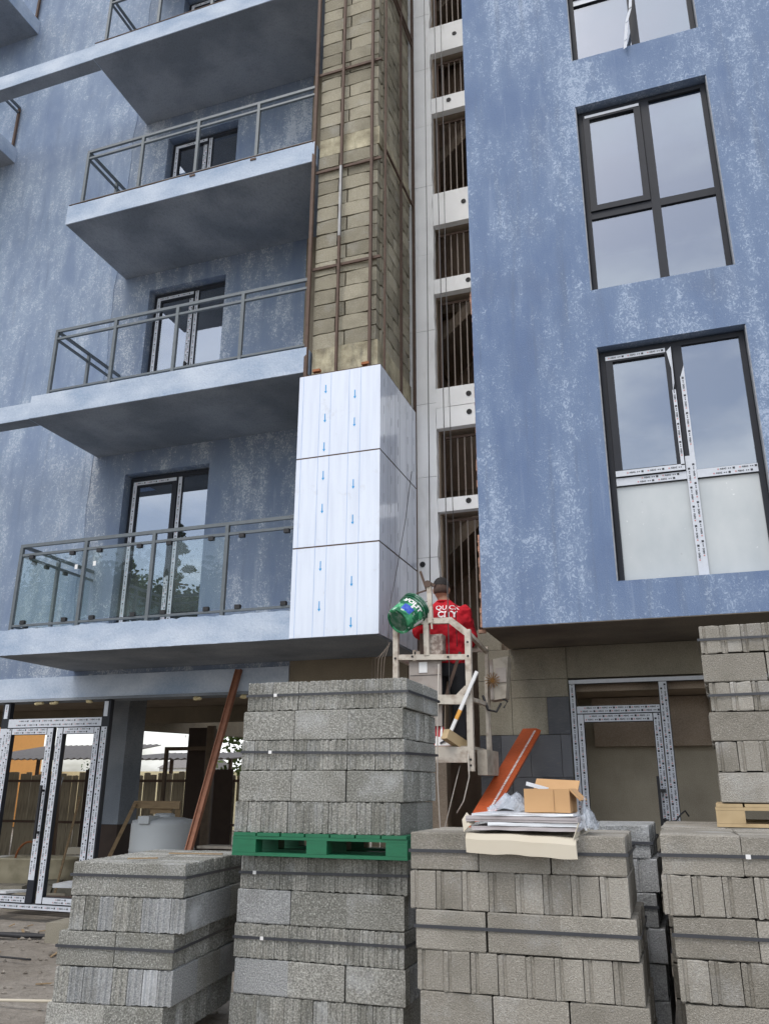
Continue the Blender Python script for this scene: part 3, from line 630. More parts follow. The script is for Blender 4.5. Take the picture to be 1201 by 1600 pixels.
def big_window(x0, x1, z0, z1, zt, xm, taped, lower, full=True):
    yf = YF+.10; m = MB(); t = .05; 
    m.box(x0+.015, x0+.015+t, yf, yf+.07, z0, z1-.02); m.box(x1-.015-t, x1-.015, yf, yf+.07, z0, z1-.02); m.box(x0+.016+t, x1-.016-t, yf, yf+.07, z1-.02-t, z1-.02)
    m.box(x0+.016+t, x1-.016-t, yf, yf+.07, z0, z0+.012)
    m.box(xm-.045, xm+.045, yf, yf+.07, z0+.013, z1-.021-t); m.box(x0+.016+t, xm-.046, yf, yf+.07, zt-.045, zt+.04); m.box(xm+.046, x1-.016-t, yf, yf+.07, zt-.045, zt+.045)
    a, b, c, d = x0+.068, xm-.05, zt+.045, z1-.078; s = .07
    m.box(a, a+s, yf-.02, yf+.05, c, d); m.box(b-s, b, yf-.02, yf+.05, c, d); m.box(a+s, b-s, yf-.02, yf+.05, c+.001, c+s); m.box(a+s, b-s, yf-.02, yf+.05, d-s, d-.001)
    fr = m.build('window', M_anth, B, label=taped)
    for (p, q_, r, s_, mm, y) in ((a+s-.005, b-s+.005, c+s-.005, d-s+.005, M_glass, yf+.012), (xm+.04, x1-.06, zt+.04, z1-.065, M_glass, yf+.022), (x0+.06, xm-.04, z0+.008, zt-.04, lower, yf+.022), (xm+.04, x1-.06, z0+.008, zt-.04, lower, yf+.022)):
        g_ = MB(); g_.box(p, q_, y, y+.008, r, s_); g_.build('pane', mm, fr)
    
    for xa, xb in ((x0-.002, x0+.007), (x1-.007, x1+.002)): sl = MB(); sl.box(xa, xb, YF-.002, yf+.02, z0, z1-.02); sl.build('reveal_bead', M_beadm, fr)
    return fr, (a, b, c, d, s, yf)
f3, (a, b, c, d, s, yf) = big_window(*W3, 2.83, .325, 'window with printed white tape on the transom and mullion', M_frost)
tp = MB()
for (p, q_, r, s_, yy) in [(.28, .37, 1.845, 3.02, yf), (.325, .37, 3.02, 3.86, yf), (-.365, .278, 2.79, 2.868, yf), (.372, .90, 2.79, 2.872, yf), (a+.003, b-.003, c+.004, c+s-.008, yf-.02), (a+.003, b-.06, d-.052, d-.006, yf-.02), (b-.036, b-.004, c+.05, 3.72, yf-.02)]:
    tape_strip(f3, p, q_, r, s_, yy)
tp.add([(b-.05, yf-.027, d-.05), (b-.004, yf-.030, d-.004), (b-.01, yf-.05, 3.78), (b-.03, yf-.028, 3.70), (b-.022, yf-.03, 3.95)], [(0, 1, 2, 4), (4, 2, 3)])
tp.add([(.33, yf-.006, 3.86), (.37, yf-.006, 3.98), (.37, yf-.005, 3.86)], [(0, 2, 1)])
tp.build('torn_tape', M_tape, f3, recalc=False)
f2, (a, b, c, d, s, yf) = big_window(*W2, 5.94, .30, 'window with bare anthracite frame', M_glass)
tp = MB(); tp.box(a+.02, b-.01, yf-.024, yf-.0205, d-.045, d-.012); tp.build('protective_tape', M_tape, f2)
f1, (a, b, c, d, s, yf) = big_window(*W1, 9.02, .29, 'topmost window with a strip of torn tape', M_glass)
tape_strip(f1, a, b, 8.98, 9.06, yf, plain=True); tp = MB()
pts = [(.33, 9.2), (.29, 8.75), (.27, 8.55), (.215, 8.36), (.18, 8.10), (.165, 7.98)]
for (p, r), (q_, s_) in zip(pts, pts[1:]):
    wd = .035; k = YF-.03; tp.add([(p-wd*.5, k, r), (p+wd*.5, k-.02, r), (q_+wd*.5, k-.03, s_), (q_-wd*.5, k-.01, s_)], [(0, 1, 2, 3)])
tp.build('torn_tape', M_tape, f1, recalc=False)
m = MB(); m.box(-1.3, 6.4, 11.2, 11.4, 1.6, 17.9)
for z in (4.7, 7.75, 10.8, 13.9): m.box(-1.29, 6.4, 8.01, 11.19, z, z+.2)
m.box(1.9, 2.0, 8.01, 11.19, 1.61, 17.9); m.build('interior_floor', M_dark_in, B)
# ground floor right: concrete, slate tiles, doorway
m = MB(); wall(m, -2.075, -1.105, G, 1.46, 9.03, 9.14, []); m.build('wall', M_mortar, B, recalc=False, label='bare wall beside the doorway')
for (a, b, c, d) in [(-2.07, -1.715, 1.125, 1.455), (-1.71, -1.11, 1.125, 1.455), (-2.07, -1.715, .55, 1.12), (-1.71, -1.11, .935, 1.12), (-1.71, -1.335, .55, .93), (-2.07, -1.8, 1.458, 1.69)]:
    q = MB(); q.box(a, b, 9.0+random.uniform(0, .006), 9.029, c, d); q.build('concrete_panel', M_conc, B)
q = MB(); q.box(-1.33, -1.105, 8.985, 9.029, .55, .93); q.build('slate_tile', M_tile, B)
zr = [.545, .12, -.36, -.83, -1.3]
for r_, (a, b) in enumerate(zip(zr, zr[1:])):
    xs = [-2.07, -1.84, -1.53, -1.21, -1.105] if r_ % 2 == 0 else [-2.07, -1.93, -1.73, -1.42, -1.105]
    for p, q_ in zip(xs, xs[1:]):
        t = MB(); dy = random.uniform(0, .012); t.box(p+.002, q_-.002, 8.975+dy, 9.029, b+.002, a-.002); t.build('slate_tile', M_tile, B)
m = MB(); m.box(-1.104, 3.5, 9.02, 9.2, 1.125, 1.46); m.build('lintel', M_conc, B, label='plain concrete lintel over the doorway')
for a in ((-1.3, 3.5, 10.0, 10.15, G, 1.3), (1.3, 1.5, 9.2, 9.99, G, 1.3), (-1.29, -1.12, 9.15, 9.99, G, 1.3)): m = MB(); m.box(*a); m.build('interior_wall', M_plaster_in, B)
m = MB(); m.box(-1.3, 3.5, 9.21, 10.2, 1.0, 1.12); m.build('interior_ceiling', M_dark_in, B)
m = MB(); m.box(-.95, .3, 9.85, 9.98, .46, .99); m.box(.3, 3, 9.8, 9.98, .5, .99); m.build('interior_beam', M_dark_in, B)
df = MB(); bars(df, [(-1.10, -1.035, -1.5, 1.06), (-.195, -.105, -1.5, 1.06), (-1.10, 1.2, 1.063, 1.11), (-1.034, -.196, .752, .835)], 9.04, 9.11)
dfo = df.build('doorway_frame', M_anth, B, label='white taped door frame under the blue wall')
dl = MB(); bars(dl, [(-1.03, -.965, -1.45, .748), (-.275, -.20, -1.45, .748), (-.964, -.276, .665, .748), (-.964, -.276, -1.45, -1.36)], 9.025, 9.08); dlo = dl.build('door_leaf', M_anth, dfo)
for (p, q_, r, s_, yy) in [(-1.095, -1.04, -1.45, 1.06, 9.04), (-.19, -.112, -1.45, 1.06, 9.04), (-1.10, 1.2, 1.066, 1.106, 9.04), (-1.03, -.2, .757, .83, 9.04), (-1.028, -.968, -1.45, .745, 9.025), (-.27, -.203, -1.45, .745, 9.025), (-.96, -.28, .67, .744, 9.025)]:
    tape_strip(dfo, p, q_, r, s_, yy, .16, s_ == 1.106)
h = MB(); h.box(-.295, -.268, 8.93, 8.96, -.36, .13); h.box(-.267, -.22, 8.94, 9.02, -.02, .01); h.box(-.267, -.22, 8.94, 9.02, -.3, -.27); h.build('handle', M_dark, dfo)
h = MB(); h.tube([(-.27, 8.95, -.27), (-.22, 8.93, -.29), (-.15, 8.93, -.28), (-.10, 8.94, -.22), (-.06, 8.97, -.19), (-.03, 9.0, -.24)], .008, 6); h.build('tie', M_dark, dfo, smooth=True)

# ================================================================== BLOCK STACKS
BM = {}
def stack_block(T, H, mat, var):
    """block lying lengthwise along x with tongue-and-groove ends; T thick, H high"""
    key = (T, H, mat.name, var)
    if key in BM: return BM[key]
    rnd = random.Random(str(key)); L_ = .39; g_ = .009
    if T < .12: e = [(0, 0), (0, T*.12), (g_, T*.2), (g_, T*.36), (0, T*.46), (0, T*.56), (g_, T*.66), (g_, T*.8), (0, T*.88), (0, T)]
    else: e = [(0, 0), (0, T*.3), (0, T*.68), (g_*1.3, T*.72), (g_*1.3, T*.80), (g_*.3, T*.84), (g_*.3, T)]
    out = [(x, y) for x, y in e]+[(L_-x, y) for x, y in e[::-1]]
    mid = len(e); ring = []
    for zz_ in (0, .006, H-.006, H):
        k = .0035 if zz_ in (0, H) else 0
        ch_ = [(.010*rnd.random() if (k and rnd.random() < .22) else 0) for _ in out]
        ring.append([(min(max(x, k+ch_[i_]), L_-k-ch_[i_])+rnd.uniform(-.0016, .0016), min(max(y, k), T-k)+rnd.uniform(-.0014, .0014), zz_+(rnd.uniform(-.002, .002) if k else 0)-(ch_[i_]*.8 if zz_ == H else -ch_[i_]*.8)) for i_, (x, y) in enumerate(out)])
    m = MB(); m.loft(ring); BM[key] = m.mesh('block', mat); return BM[key]
def make_stack(label, x0, y0, nl, D, T, ztop, n, ch, mat, first, yaw=0, straps=(0, 2), clips=(.3,), full_top=True, shift=None, seed=1, mats=None, skip_x=None):
    """nl blocks of .395 wide; courses alternate between long faces and end faces towards the viewer"""
    rnd = random.Random(seed); W_ = nl*.396; dl = max(1, round(D/.396)); D = dl*.396
    e = empty('block_stack', (x0, y0, ztop-n*ch), R(yaw), label=label, cat='block stack', group='strapped stacks of concrete blocks')
    nT_w = int(W_/T+.3); nT_d = int(D/T+.3); H = ch-.004
    for k in range(n):
        z = (n-1-k)*ch; kind = (first == 'end') ^ (k % 2 == 1)   # True: ends face the viewer
        sx = (shift[k] if shift else 0)+rnd.uniform(-.006, .006); ring_only = not (full_top and k == 0)
        if kind:   # blocks run along depth
            step = W_/nT_w; gp = .0035
            for i in range(nT_w):
                for j in range(dl):
                    if ring_only and 0 < i < nT_w-1 and 0 < j < dl: continue
                    if ring_only and 0 < i < nT_w-1 and j > 0: continue
                    me = stack_block(round(step-.0035, 3), H, mats[k % len(mats)] if mats and rnd.random() < .5 else mat, rnd.randrange(5))
                    M_ = Matrix.Translation((sx+(i+1)*step-.001+rnd.uniform(-.0012, .0012), j*.396+rnd.uniform(-.006, .006), z)) @ Matrix.Rotation(R(90+rnd.uniform(-.25, .25)), 4, 'Z')
                    link_mesh('block', me, e, M_)
        else:
            step = D/nT_d
            for j in range(nT_d):
                for i in range(nl):
                    if ring_only and 0 < j and 0 < i < nl-1: continue
                    me = stack_block(round(step-.0035, 3), H, mats[k % len(mats)] if mats and rnd.random() < .5 else mat, rnd.randrange(3))
                    M_ = Matrix.Translation((sx+i*.396+.002+rnd.uniform(-.002, .002), j*step+.001+rnd.uniform(-.001, .001)+rnd.uniform(-.004, .003)*(j == 0), z)) @ Matrix.Rotation(R(rnd.uniform(-.25, .25)), 4, 'Z')
                    if (i in (0, nl-1)): M_ = M_ @ Matrix.Translation((rnd.uniform(-.005, .005), 0, 0))
                    link_mesh('block', me, e, M_)
    for q_, k in enumerate(straps):
        z = (n-1-k)*ch+ch*.56+rnd.uniform(-.01, .01); sx = shift[k] if shift else 0; s = MB(); o = .010; a, b, c, d = sx-o, sx+W_+o, -o, D+o; h = .0085
        sag = [rnd.uniform(-.012, .012) for _ in range(4)]
        P_ = [(a, c, z+sag[0]), (b, c, z+sag[1]), (b, d, z+sag[2]), (a, d, z+sag[3])]
        for i in range(4):
            p, q2 = P_[i], P_[(i+1) % 4]; o_ = (0, .002, 0) if i in (0, 2) else (.002, 0, 0)
            s.add([(p[0], p[1], p[2]-h), (q2[0], q2[1], q2[2]-h), (q2[0], q2[1], q2[2]+h), (p[0], p[1], p[2]+h), (p[0]+o_[0], p[1]+o_[1], p[2]-h), (q2[0]+o_[0], q2[1]+o_[1], q2[2]-h), (q2[0]+o_[0], q2[1]+o_[1], q2[2]+h), (p[0]+o_[0], p[1]+o_[1], p[2]+h)],
                  [(0, 1, 2, 3), (7, 6, 5, 4), (0, 4, 5, 1), (3, 2, 6, 7)])
        so = s.build('strap', M_strap, e)
        if clips and q_ < len(clips):
            cx = a+(b-a)*clips[q_]; cz = P_[0][2]+(P_[1][2]-P_[0][2])*clips[q_]; cp = MB(); cp.box(cx-.012, cx+.012, c-.004, c-.001, cz-.011, cz+.011); cp.build('strap_clip', M_white, e)
    return e
def pallet(label, x0, y0, W_, D, z0, mat, H=.143, yaw=0, cat='pallet'):
    e = empty('pallet', (x0, y0, z0), R(yaw), label=label, cat=cat); rnd = random.Random(label)
    def brd(n_, *a):
        m = MB(); a = list(a); m.box(*a); m.build(n_, mat, e)
    bt = .02; n = 7; w_ = W_/n
    for i in range(3):                                                   # bottom skids run along the front
        y = [0, D/2-.05, D-.1][i]; brd('board', 0, W_, y, y+.1, 0, bt)
    for i in range(3):
        for j in range(3):
            x = [0, W_/2-.075, W_-.145][i]; y = [.0, D/2-.05, D-.1][j]; brd('pallet_block', x+.001, x+.144+(.03 if i == 0 else 0), y, y+.1, bt+.001, H-2*bt-.001)
    for j in range(3): y = [0, D/2-.05, D-.1][j]; brd('board', 0, W_, y, y+.1, H-2*bt, H-bt-.001)
    for i in range(n): brd('board', i*w_+.006, (i+1)*w_-.006, -.002+rnd.uniform(-.004, .004), D, H-bt, H)
    return e
make_stack('middle stack standing on the green pallet, taller than its neighbours', -2.905, 5.33, 3, .79, .0985, .716, 5, .2, M_blk, 'end', .6, (0, 2), (.19, .19), False, [.0, -.02, -.02, -.035, -.045], 3)
pallet('green painted wooden pallet between the two middle block stacks', -2.945, 5.30, 1.235, .80, -.428, M_green, .143, .6)
make_stack('middle stack below the green pallet', -2.935, 5.42, 3, .79, .0985, -.435, 5, .208, M_blk, 'end', .3, (0, 2), (.1, .18), False, [.0, -.01, -.02, -.01, -.03], 9, mats=[M_blk, M_blk_cool])
make_stack('low stack at the left with wood splinters lying on top', -3.87, 4.86, 2, 1.19, .0985, -.462, 5, .204, M_blk, 'long', 8.5, (0, 2), (), True, [0, .02, -.045, -.04, -.07], 5, mats=[M_blk, M_blk_cool])
make_stack('right of centre stack with the cardboard box and panels on it', -1.535, 4.83, 3, .79, .148, -.232, 6, .2, M_blk_warm, 'long', .8, (0, 2), (), True, [0, .0, .03, .03, .05, .05], 7)
make_stack('pale grey stack hidden behind the stack that carries the cardboard box', -1.45, 5.93, 3, .99, .148, -.215, 6, .2, M_blk_cool, 'long', -.5, (0, 2), (), True, [0, .02, .0, .03, .02, .02], 13)
make_stack('lower right stack at the frame edge, in front of the stack on bare wood', -.178, 4.876, 3, .79, .148, -.218, 6, .195, M_blk_warm, 'long', 0, (0, 2), (.36, .44), True, [0, -.012, .03, .03, .045, .05], 17)
make_stack('back right stack under the bare wooden pallet', -.20, 5.92, 3, 1.19, .148, -.222, 6, .195, M_blk_warm, 'long', 0, (0, 2), (), False, None, 19)
pallet('bare pine pallet under the high right stack', .145, 6.02, 1.2, 1.0, -.222, M_woodlt, .140, -2)
make_stack('high right stack on the bare wooden pallet, reaching the blue wall', .165, 6.03, 3, 1.19, .130, 1.075, 6, .192, M_blk_warm, 'end', -2, (0, 2), (), False, [.0, .01, .03, .0, .02, .015], 23)
def splinter(x, y, z, L_, ang, w_=.018): 
    m = MB(); m.bar((-L_/2, 0, 0), (L_/2, .01, .004), w_, .008); o = m.build('wood_splinter', M_wood); o.location = (x, y, z); o.rotation_euler = (0, 0, R(ang)); return o
tag(splinter(-3.52, 5.12, -.455, .2, 18), 'short wood splinter near the front edge of the low left stack', 'splinter')
tag(splinter(-3.42, 5.62, -.455, .42, 4), 'longer wood splinter further back on the low left stack', 'splinter')

# ================================================================== THINGS ON THE RIGHT-CENTRE STACK
zt = -.232
def cardpack(label, x0, x1, y0, y1, z0, z1, mat, yaw=0, tilt=0, lines=0, name='panel_pack', cat='pack'):
    m = MB(); rough_box(m, 0, x1-x0, 0, y1-y0, 0, z1-z0, .04, .003); o = m.build(name, mat, None, label=label, cat=cat); o.location = (x0, y0, z0); o.rotation_euler = (R(tilt), R(0), R(yaw)); return o
# cream carton hangs over the front edge
m = MB(); rings = []; n = 22; L_ = .60
for i in range(n+1):
    x = L_*i/n; d_ = -.018*(i/n)-noise.noise(Vector((x*6, 0, 0)))*.006
    rings.append([(x, -.035, .0+d_), (x, -.055, -.03+d_), (x+.006, -.062, -.10+d_+noise.noise(Vector((x*9, 4, 0)))*.007), (x+.006, -.055, -.10+d_), (x, -.02, -.012+d_), (x, .5, .0), (x, .5, .012)])
m.loft(rings); o = m.build('flattened_carton', M_cream, None, label='cream cardboard carton folded over the stack edge under the panels', cat='carton'); o.location = (-1.19, 4.80, zt+.004); o.rotation_euler = (0, 0, R(-2))
f = MB(); f.add([(-.01, -.045, .0), (-.04, .03, .06), (-.02, .06, .10), (.04, .02, .05), (.02, -.05, .03)], [(0, 1, 2, 3, 4)]); f2_ = MB(); f2_.add([(.59, -.05, -.02), (.62, -.03, .06), (.61, .1, .05), (.60, .1, -.01)], [(0, 1, 2, 3)]); f2o = f2_.build('flap', M_cream, o); md = f2o.modifiers.new('s', 'SOLIDIFY'); md.thickness = .004
fo_ = f.build('flap', M_cream, o); md = fo_.modifiers.new('s', 'SOLIDIFY'); md.thickness = .004
ln = MB(); ln.box(.005, .585, -.0665, -.0655, -.050, -.0485); 
zc = zt+.018
packs = [('lowest grey wrapped panel of the pile on the carton', .02, .60, .020, 1.4, M_greypack), ('bright edged panel second in the pile', .11, .605, .018, .4, M_whitefilm), ('thick lilac grey panel in the middle of the pile', -.015, .60, .028, -1.0, M_greypack), ('thin white panel topmost of the pile', .02, .58, .012, -2.0, M_whitefilm)]
for i, (lb, a, b, h_, yw, mt) in enumerate(packs):
    m = MB(); rough_box(m, 0, b-a, 0, .46, 0, h_, .03, .0025, 0, i*3.); 
    m.box(.004, b-a-.004, -.004, .45, h_*.46, h_*.54) if i == 2 else None
    o = m.build('wrapped_panel', mt, None, label=lb, cat='panel', group='panels piled on the carton'); o.location = (-1.18+a, 4.765+i*.004, zc); o.rotation_euler = (R(.3), 0, R(yw)); zc += h_+.003
# open cardboard box
bx = empty('cardboard_box', (-.885, 4.90, zc+.002), R(-3), label='open brown cardboard box on top of the panel pile', cat='box')
W_, D_, H_ = .255, .22, .125; t = .005
for a in [(0, W_, 0, t, 0, H_), (0, W_, D_-t, D_, 0, H_), (0, t, t, D_-t, 0, H_), (W_-t, W_, t, D_-t, 0, H_), (t, W_-t, t, D_-t, .001, .006)]:
    q = MB(); rough_box(q, *a, .03, .0015); q.build('side_panel', M_card, bx)
q = MB(); q.obox((W_*.55, D_+.03, H_+.022), (W_*.5, 0, -.006), (0, .045, .028), (0, -.002, .003)); q.build('flap', M_card, bx)
q = MB(); q.obox((W_+.028, D_*.5, H_-.03), (.03, 0, -.03), (0, D_*.46, 0), (.003, 0, .003)); q.build('flap', M_card, bx)
q = MB(); q.box(W_*.66, W_*.665, -.0025, -.0005, .004, H_-.004); q.build('carton_seam', simple('cardboard_seam', lin(120, 88, 58)), bx)
m = MB(); m.obox((0, 0, 0), (.06, .01, -.016), (0, .012, 0), (.002, 0, .01)); o = m.build('plastic_strip', M_whitefilm, None, label='white plastic offcut sticking out of the cardboard box', cat='offcut'); o.location = (-.82, 4.98, zc+.14)
def film(label, pts, seed, mat, s=.5):
    m = MB(); n = 14; vs = []; fs = []
    (x0, y0, z0), (w_, d_, h_) = pts
    for j in range(n+1):
        for i in range(n+1):
            u, v = i/n*2-1, j/n*2-1; r = max(abs(u), abs(v)); q_ = Vector((u*2.2+seed, v*2.2, seed))
            hz = h_*max(0, 1-r**1.4)*(0.7+.9*noise.noise(q_))+abs(noise.noise(q_*3))*h_*.3
            vs.append((x0+w_*u+noise.noise(q_*2)*.02, y0+d_*v, z0+hz))
    for j in range(n):
        for i in range(n): a = j*(n+1)+i; fs.append((a, a+1, a+n+2, a+n+1))
    m.add(vs, fs); return m.build('plastic_film', mat, None, smooth=True, recalc=False, label=label, cat='plastic film')
def filmmat():
    m = Mat('crumpled_clear_film', .18, 0, .8); m.color(lin(205, 212, 222)); m.b.inputs['Alpha'].default_value = .5; m.bump(m.noise(24, 4, dist=1.5), 1., .02); return m.m
M_film = filmmat()
film('crumpled clear film heaped left of the cardboard box', ((-.99, 5.1, zc), (.13, .14, .13)), 3, M_film)
film('clear film draped at the right end of the panels', ((-.56, 4.98, zt+.02), (.055, .14, .17)), 8, M_film)
# orange brown profile leaning on the slate tiles
m = MB(); p = Vector((-1.86, 6.98, -.62)); q_ = Vector((-1.47, 8.80, .56)); d = (q_-p); ax = d.normalized(); side = ax.cross(Vector((0, 0, 1))).normalized(); upv = side.cross(ax)
p0 = p-ax*.9
n = 24; rings = []
for i in range(n+1):
    c_ = p0+(q_-p0)*i/n; wv = noise.noise(Vector((i*.6, 0, 3)))*.006
    rings.append([c_-side*(.095+wv)-upv*.035, c_+side*(.07)-upv*.035, c_+side*(.10+wv)+upv*.02, c_+side*.05+upv*.045, c_-side*(.095)+upv*.045])
m.loft(rings); op = m.build('orange_profile', M_orange_pipe, None, label='orange brown wrapped profile leaning on the dark slate wall', cat='profile')
pm = MB(); rnd = random.Random(4)
a0 = p0+side*.052+upv*.0465; 
Lp = (q_-p0).length; s = .15
while s < Lp-.06:
    c_ = a0+ax*s; pm.add([c_-side*.008, c_+side*.014, c_+side*.014+ax*.012, c_-side*.008+ax*.012], [(0, 1, 2, 3)]); s += rnd.choice((.017, .02, .024))
pm.build('print_strip', M_print_w, op, recalc=False)

# ================================================================== LEANING STEEL AND LEFT CLUTTER
m = MB(); a, b = Vector((-5.33, 8.22, G)), Vector((-5.075, 9.02, 1.38)); m.bar(a, b, .062, .012, (0, -1, .2)); m.bar(a+Vector((.034, .02, 0)), b+Vector((.034, .02, 0)), .010, .05, (0, -1, .2)); m.bar(a-Vector((.02, .02, 0)), b-Vector((.02, .02, 0)), .012, .02, (0, -1, .2))
m.build('leaning_steel_profile', simple('reddish_primed_steel', lin(138, 92, 70), .7, 0, .25, 14, .2), None, label='long rusty brown steel profile leaning on the blue beam', cat='steel profile')
T_ = empty('water_tank', (-6.43, 9.75, G), label='milky white round plastic tank standing inside the shop opening', cat='tank')
q = MB(); q.lathe([(0, 0), (.40, 0), (.405, .05), (.405, .78), (.412, .80), (.405, .82), (.405, 1.10), (.39, 1.15), (.25, 1.18), (.14, 1.19), (0, 1.19)], 40); q.build('tank_body', M_tankm, T_, smooth=True)
q = MB(); q.lathe([(0, 1.17), (.13, 1.18), (.13, 1.22), (.10, 1.235), (0, 1.235)], 24); q.build('lid', M_tankm, T_); q = MB(); q.box(-.10, .06, -.43, -.20, 1.12, 1.21); q.build('spout_collar', M_tankm, T_)
q = MB(); q.add([(.20, -.392, .72), (.30, -.325, .72), (.25, -.36, .80)], [(0, 1, 2)]); q.build('warning_sticker', M_dark, T_)
Ld = empty('wooden_trestle', (0, 0, 0), label='weathered wooden trestle leaning behind the white tank', cat='trestle')
for p, q_ in (((-7.86, 10.2, G), (-7.42, 10.5, -.20)), ((-6.95, 10.9, G), (-6.75, 10.55, -.22))): mm = MB(); mm.bar(p, q_, .075, .05); mm.build('leg', M_wood, Ld)
for p, q_ in (((-7.45, 10.52, -.23), (-6.70, 10.52, -.23)), ((-7.6, 10.46, -.95), (-6.85, 10.7, -.95)), ((-7.2, 10.56, -.30), (-6.85, 10.56, -.31))): mm = MB(); mm.bar(p, q_, .03, .10, (0, 0, 1)); mm.build('rail', M_wood, Ld)
# bathtub
m = MB(); rings = []
for s_, dz, o_ in ((1.0, .50, 0), (1.06, .52, 0), (1.06, .49, 0), (1.0, .47, 0), (.95, .28, 0), (.88, .08, 0), (.7, 0, 0)):
    rings.append([(math.copysign(abs(math.cos(t_))**.6, math.cos(t_))*.82*s_, math.copysign(abs(math.sin(t_))**.6, math.sin(t_))*.36*s_, dz) for t_ in [2*math.pi*k/32 for k in range(32)]])
inner = [[(x*.93, y*.88, z) for x, y, z in rings[0]], [(x*.85, y*.78, .14) for x, y, z in rings[0]]]
m.loft([inner[1], inner[0]]+rings); o = m.build('bathtub', M_bath, None, smooth=True, label='old cream enamel bathtub standing on the rubble behind the glass doors', cat='bathtub'); o.location = (-10.15, 11.9, G+.02); o.rotation_euler = (0, 0, R(16)); o.scale = (.82, .9, .86)
m = MB(); m.tube([(-.25+.27*math.cos(t_), .0, .28*math.sin(t_)) for t_ in [math.pi*k/12 for k in range(-3, 15)]], .018, 8); o = m.build('rusty_hoop', M_rust_or, None, smooth=True, label='rusty orange hoop propped in the bathtub', cat='hoop'); o.location = (-10.0, 11.75, G+.42)
# timber post, planks, sheets, bags
m = MB(); m.tube([(-10.83, 12.95, G), (-10.86, 12.95, -.5), (-10.91, 12.96, .3), (-10.9, 12.95, 1.2)], [.09, .085, .075, .08], 9); m.build('timber_prop', M_bark, None, label='rough dark timber prop seen through the right glass door', cat='prop')
def plank(label, p, q_, w_, h_, mat, cat='plank', name='plank'): m = MB(); m.bar(p, q_, w_, h_, (0, 0, 1)); return m.build(name, mat, None, label=label, cat=cat)
plank('white board lying at the foot of the left door', (-10.3, 10.9, G+.05), (-9.0, 10.2, G+.16), .34, .03, M_whitefilm, 'board', 'white_board')
plank('white crate lid lying between the bathtub and the block stack', (-8.7, 10.7, G+.22), (-8.15, 10.8, G+.22), .45, .05, M_whitefilm, 'lid', 'crate_lid')
plank('off-white block resting on the bathtub rim', (-9.6, 11.9, G+.57), (-9.25, 12.0, G+.57), .16, .1, M_cream, 'block', 'foam_block')
plank('thin brown stick leaning in the right glass door', (-9.2, 11.2, G), (-9.5, 11.9, -.15), .03, .03, M_wood, 'stick', 'wood_stick')
plank('thin pale rod leaning on the fence behind the bathtub', (-11.1, 12.9, G+.1), (-11.15, 13.4, .18), .03, .03, M_galv, 'rod', 'metal_rod')
for i in range(7): plank('dark slat, one of the bundle behind the door sill', (-8.7, 9.65+i*.09, G+.03+(i % 3)*.05), (-7.0, 9.6+i*.1, G+.05+(i % 3)*.05), .07, .02, M_rust, 'slat', 'dark_slat')['group'] = 'bundle of dark slats behind the door sill'
for i in range(4): plank('grey board in the pile left of the green pallet, %s' % ['lowest', 'second from below', 'third from below', 'topmost'][i], (-6.0, 9.9+i*.05, G+.62+i*.07), (-4.3, 9.8+i*.04, G+.64+i*.07), .3, .03, M_woodgrey if i % 2 else M_galv, 'board', 'grey_board')
plank('trestle beam carrying the grey board pile', (-5.1, 9.7, G+.3), (-5.1, 10.3, G+.3), .6, .58, M_black_void, 'support', 'pile_support')
m = MB(); m.lathe([(0, -.12), (.08, -.1), (.11, 0), (.09, .1), (.03, .15), (0, .15)], 12); o = m.build('red_bag', M_red, None, smooth=True, label='crumpled red bag on the board pile beside the green pallet', cat='bag'); o.location = (-4.62, 9.55, -.62+.02)
m = MB(); m.box(0, .62, 0, .35, 0, .22); o = m.build('kerb_block', M_conc, None, label='plain concrete block half hidden by the low left stack', cat='block'); o.location = (-6.55, 7.9, G-.03); o.rotation_euler = (0, 0, R(4))
def cable(label, pts, r, mat, cat='cable', name='cable'): m = MB(); m.tube(pts, r, 6); return m.build(name, mat, None, smooth=True, label=label, cat=cat)
cable('white plastic pipe lying on the ground at the lower left', [(-5.6, 5.55, G+.03), (-5.0, 5.66, G+.035), (-4.4, 5.85, G+.03), (-3.9, 6.1, G+.03)], .012, M_cream, 'pipe', 'white_pipe')
for i, (dy, lb) in enumerate(((0, 'thick black cable nearest the door sill'), (-.22, 'black cable in front of the thick one'), (-.9, 'thin dark cable curling over the dusty ground'))):
    cable(lb, [(-9.5+k*.5, 8.5+dy+.22*math.sin(k*1.1+i*2)-k*.05, G+.01) for k in range(8)], [.028, .016, .01][i], M_dark)
deb = MB(); rnd = random.Random(12)
for i in range(60):
    x, y = rnd.uniform(-8.5, -4), rnd.uniform(6.3, 8.9); a = rnd.uniform(0, 3.1); L_ = rnd.uniform(.04, .3); z = gz(x, y)+.012
    deb.bar((x, y, z), (x+L_*math.cos(a), y+L_*math.sin(a)*.6, z+rnd.uniform(0, .03)), rnd.uniform(.01, .035), .008)
deb.build('wood_scraps', M_wood, None, kind='stuff', label='broken wood scraps strewn before the glass doors', cat='scraps')
deb = MB()
for i in range(160):
    x, y = rnd.uniform(-13, -4), rnd.uniform(9.8, 15); s = rnd.uniform(.05, .28); z = G
    deb.obox((x, y, z+s*.2), (s*rnd.uniform(.5, 1), s*.3, 0), (-s*.3, s*rnd.uniform(.4, .9), 0), (0, s*.1, s*rnd.uniform(.15, .5)))
deb.build('rubble', M_conc, None, kind='stuff', label='rubble heaps on the ground behind the shop opening', cat='rubble')

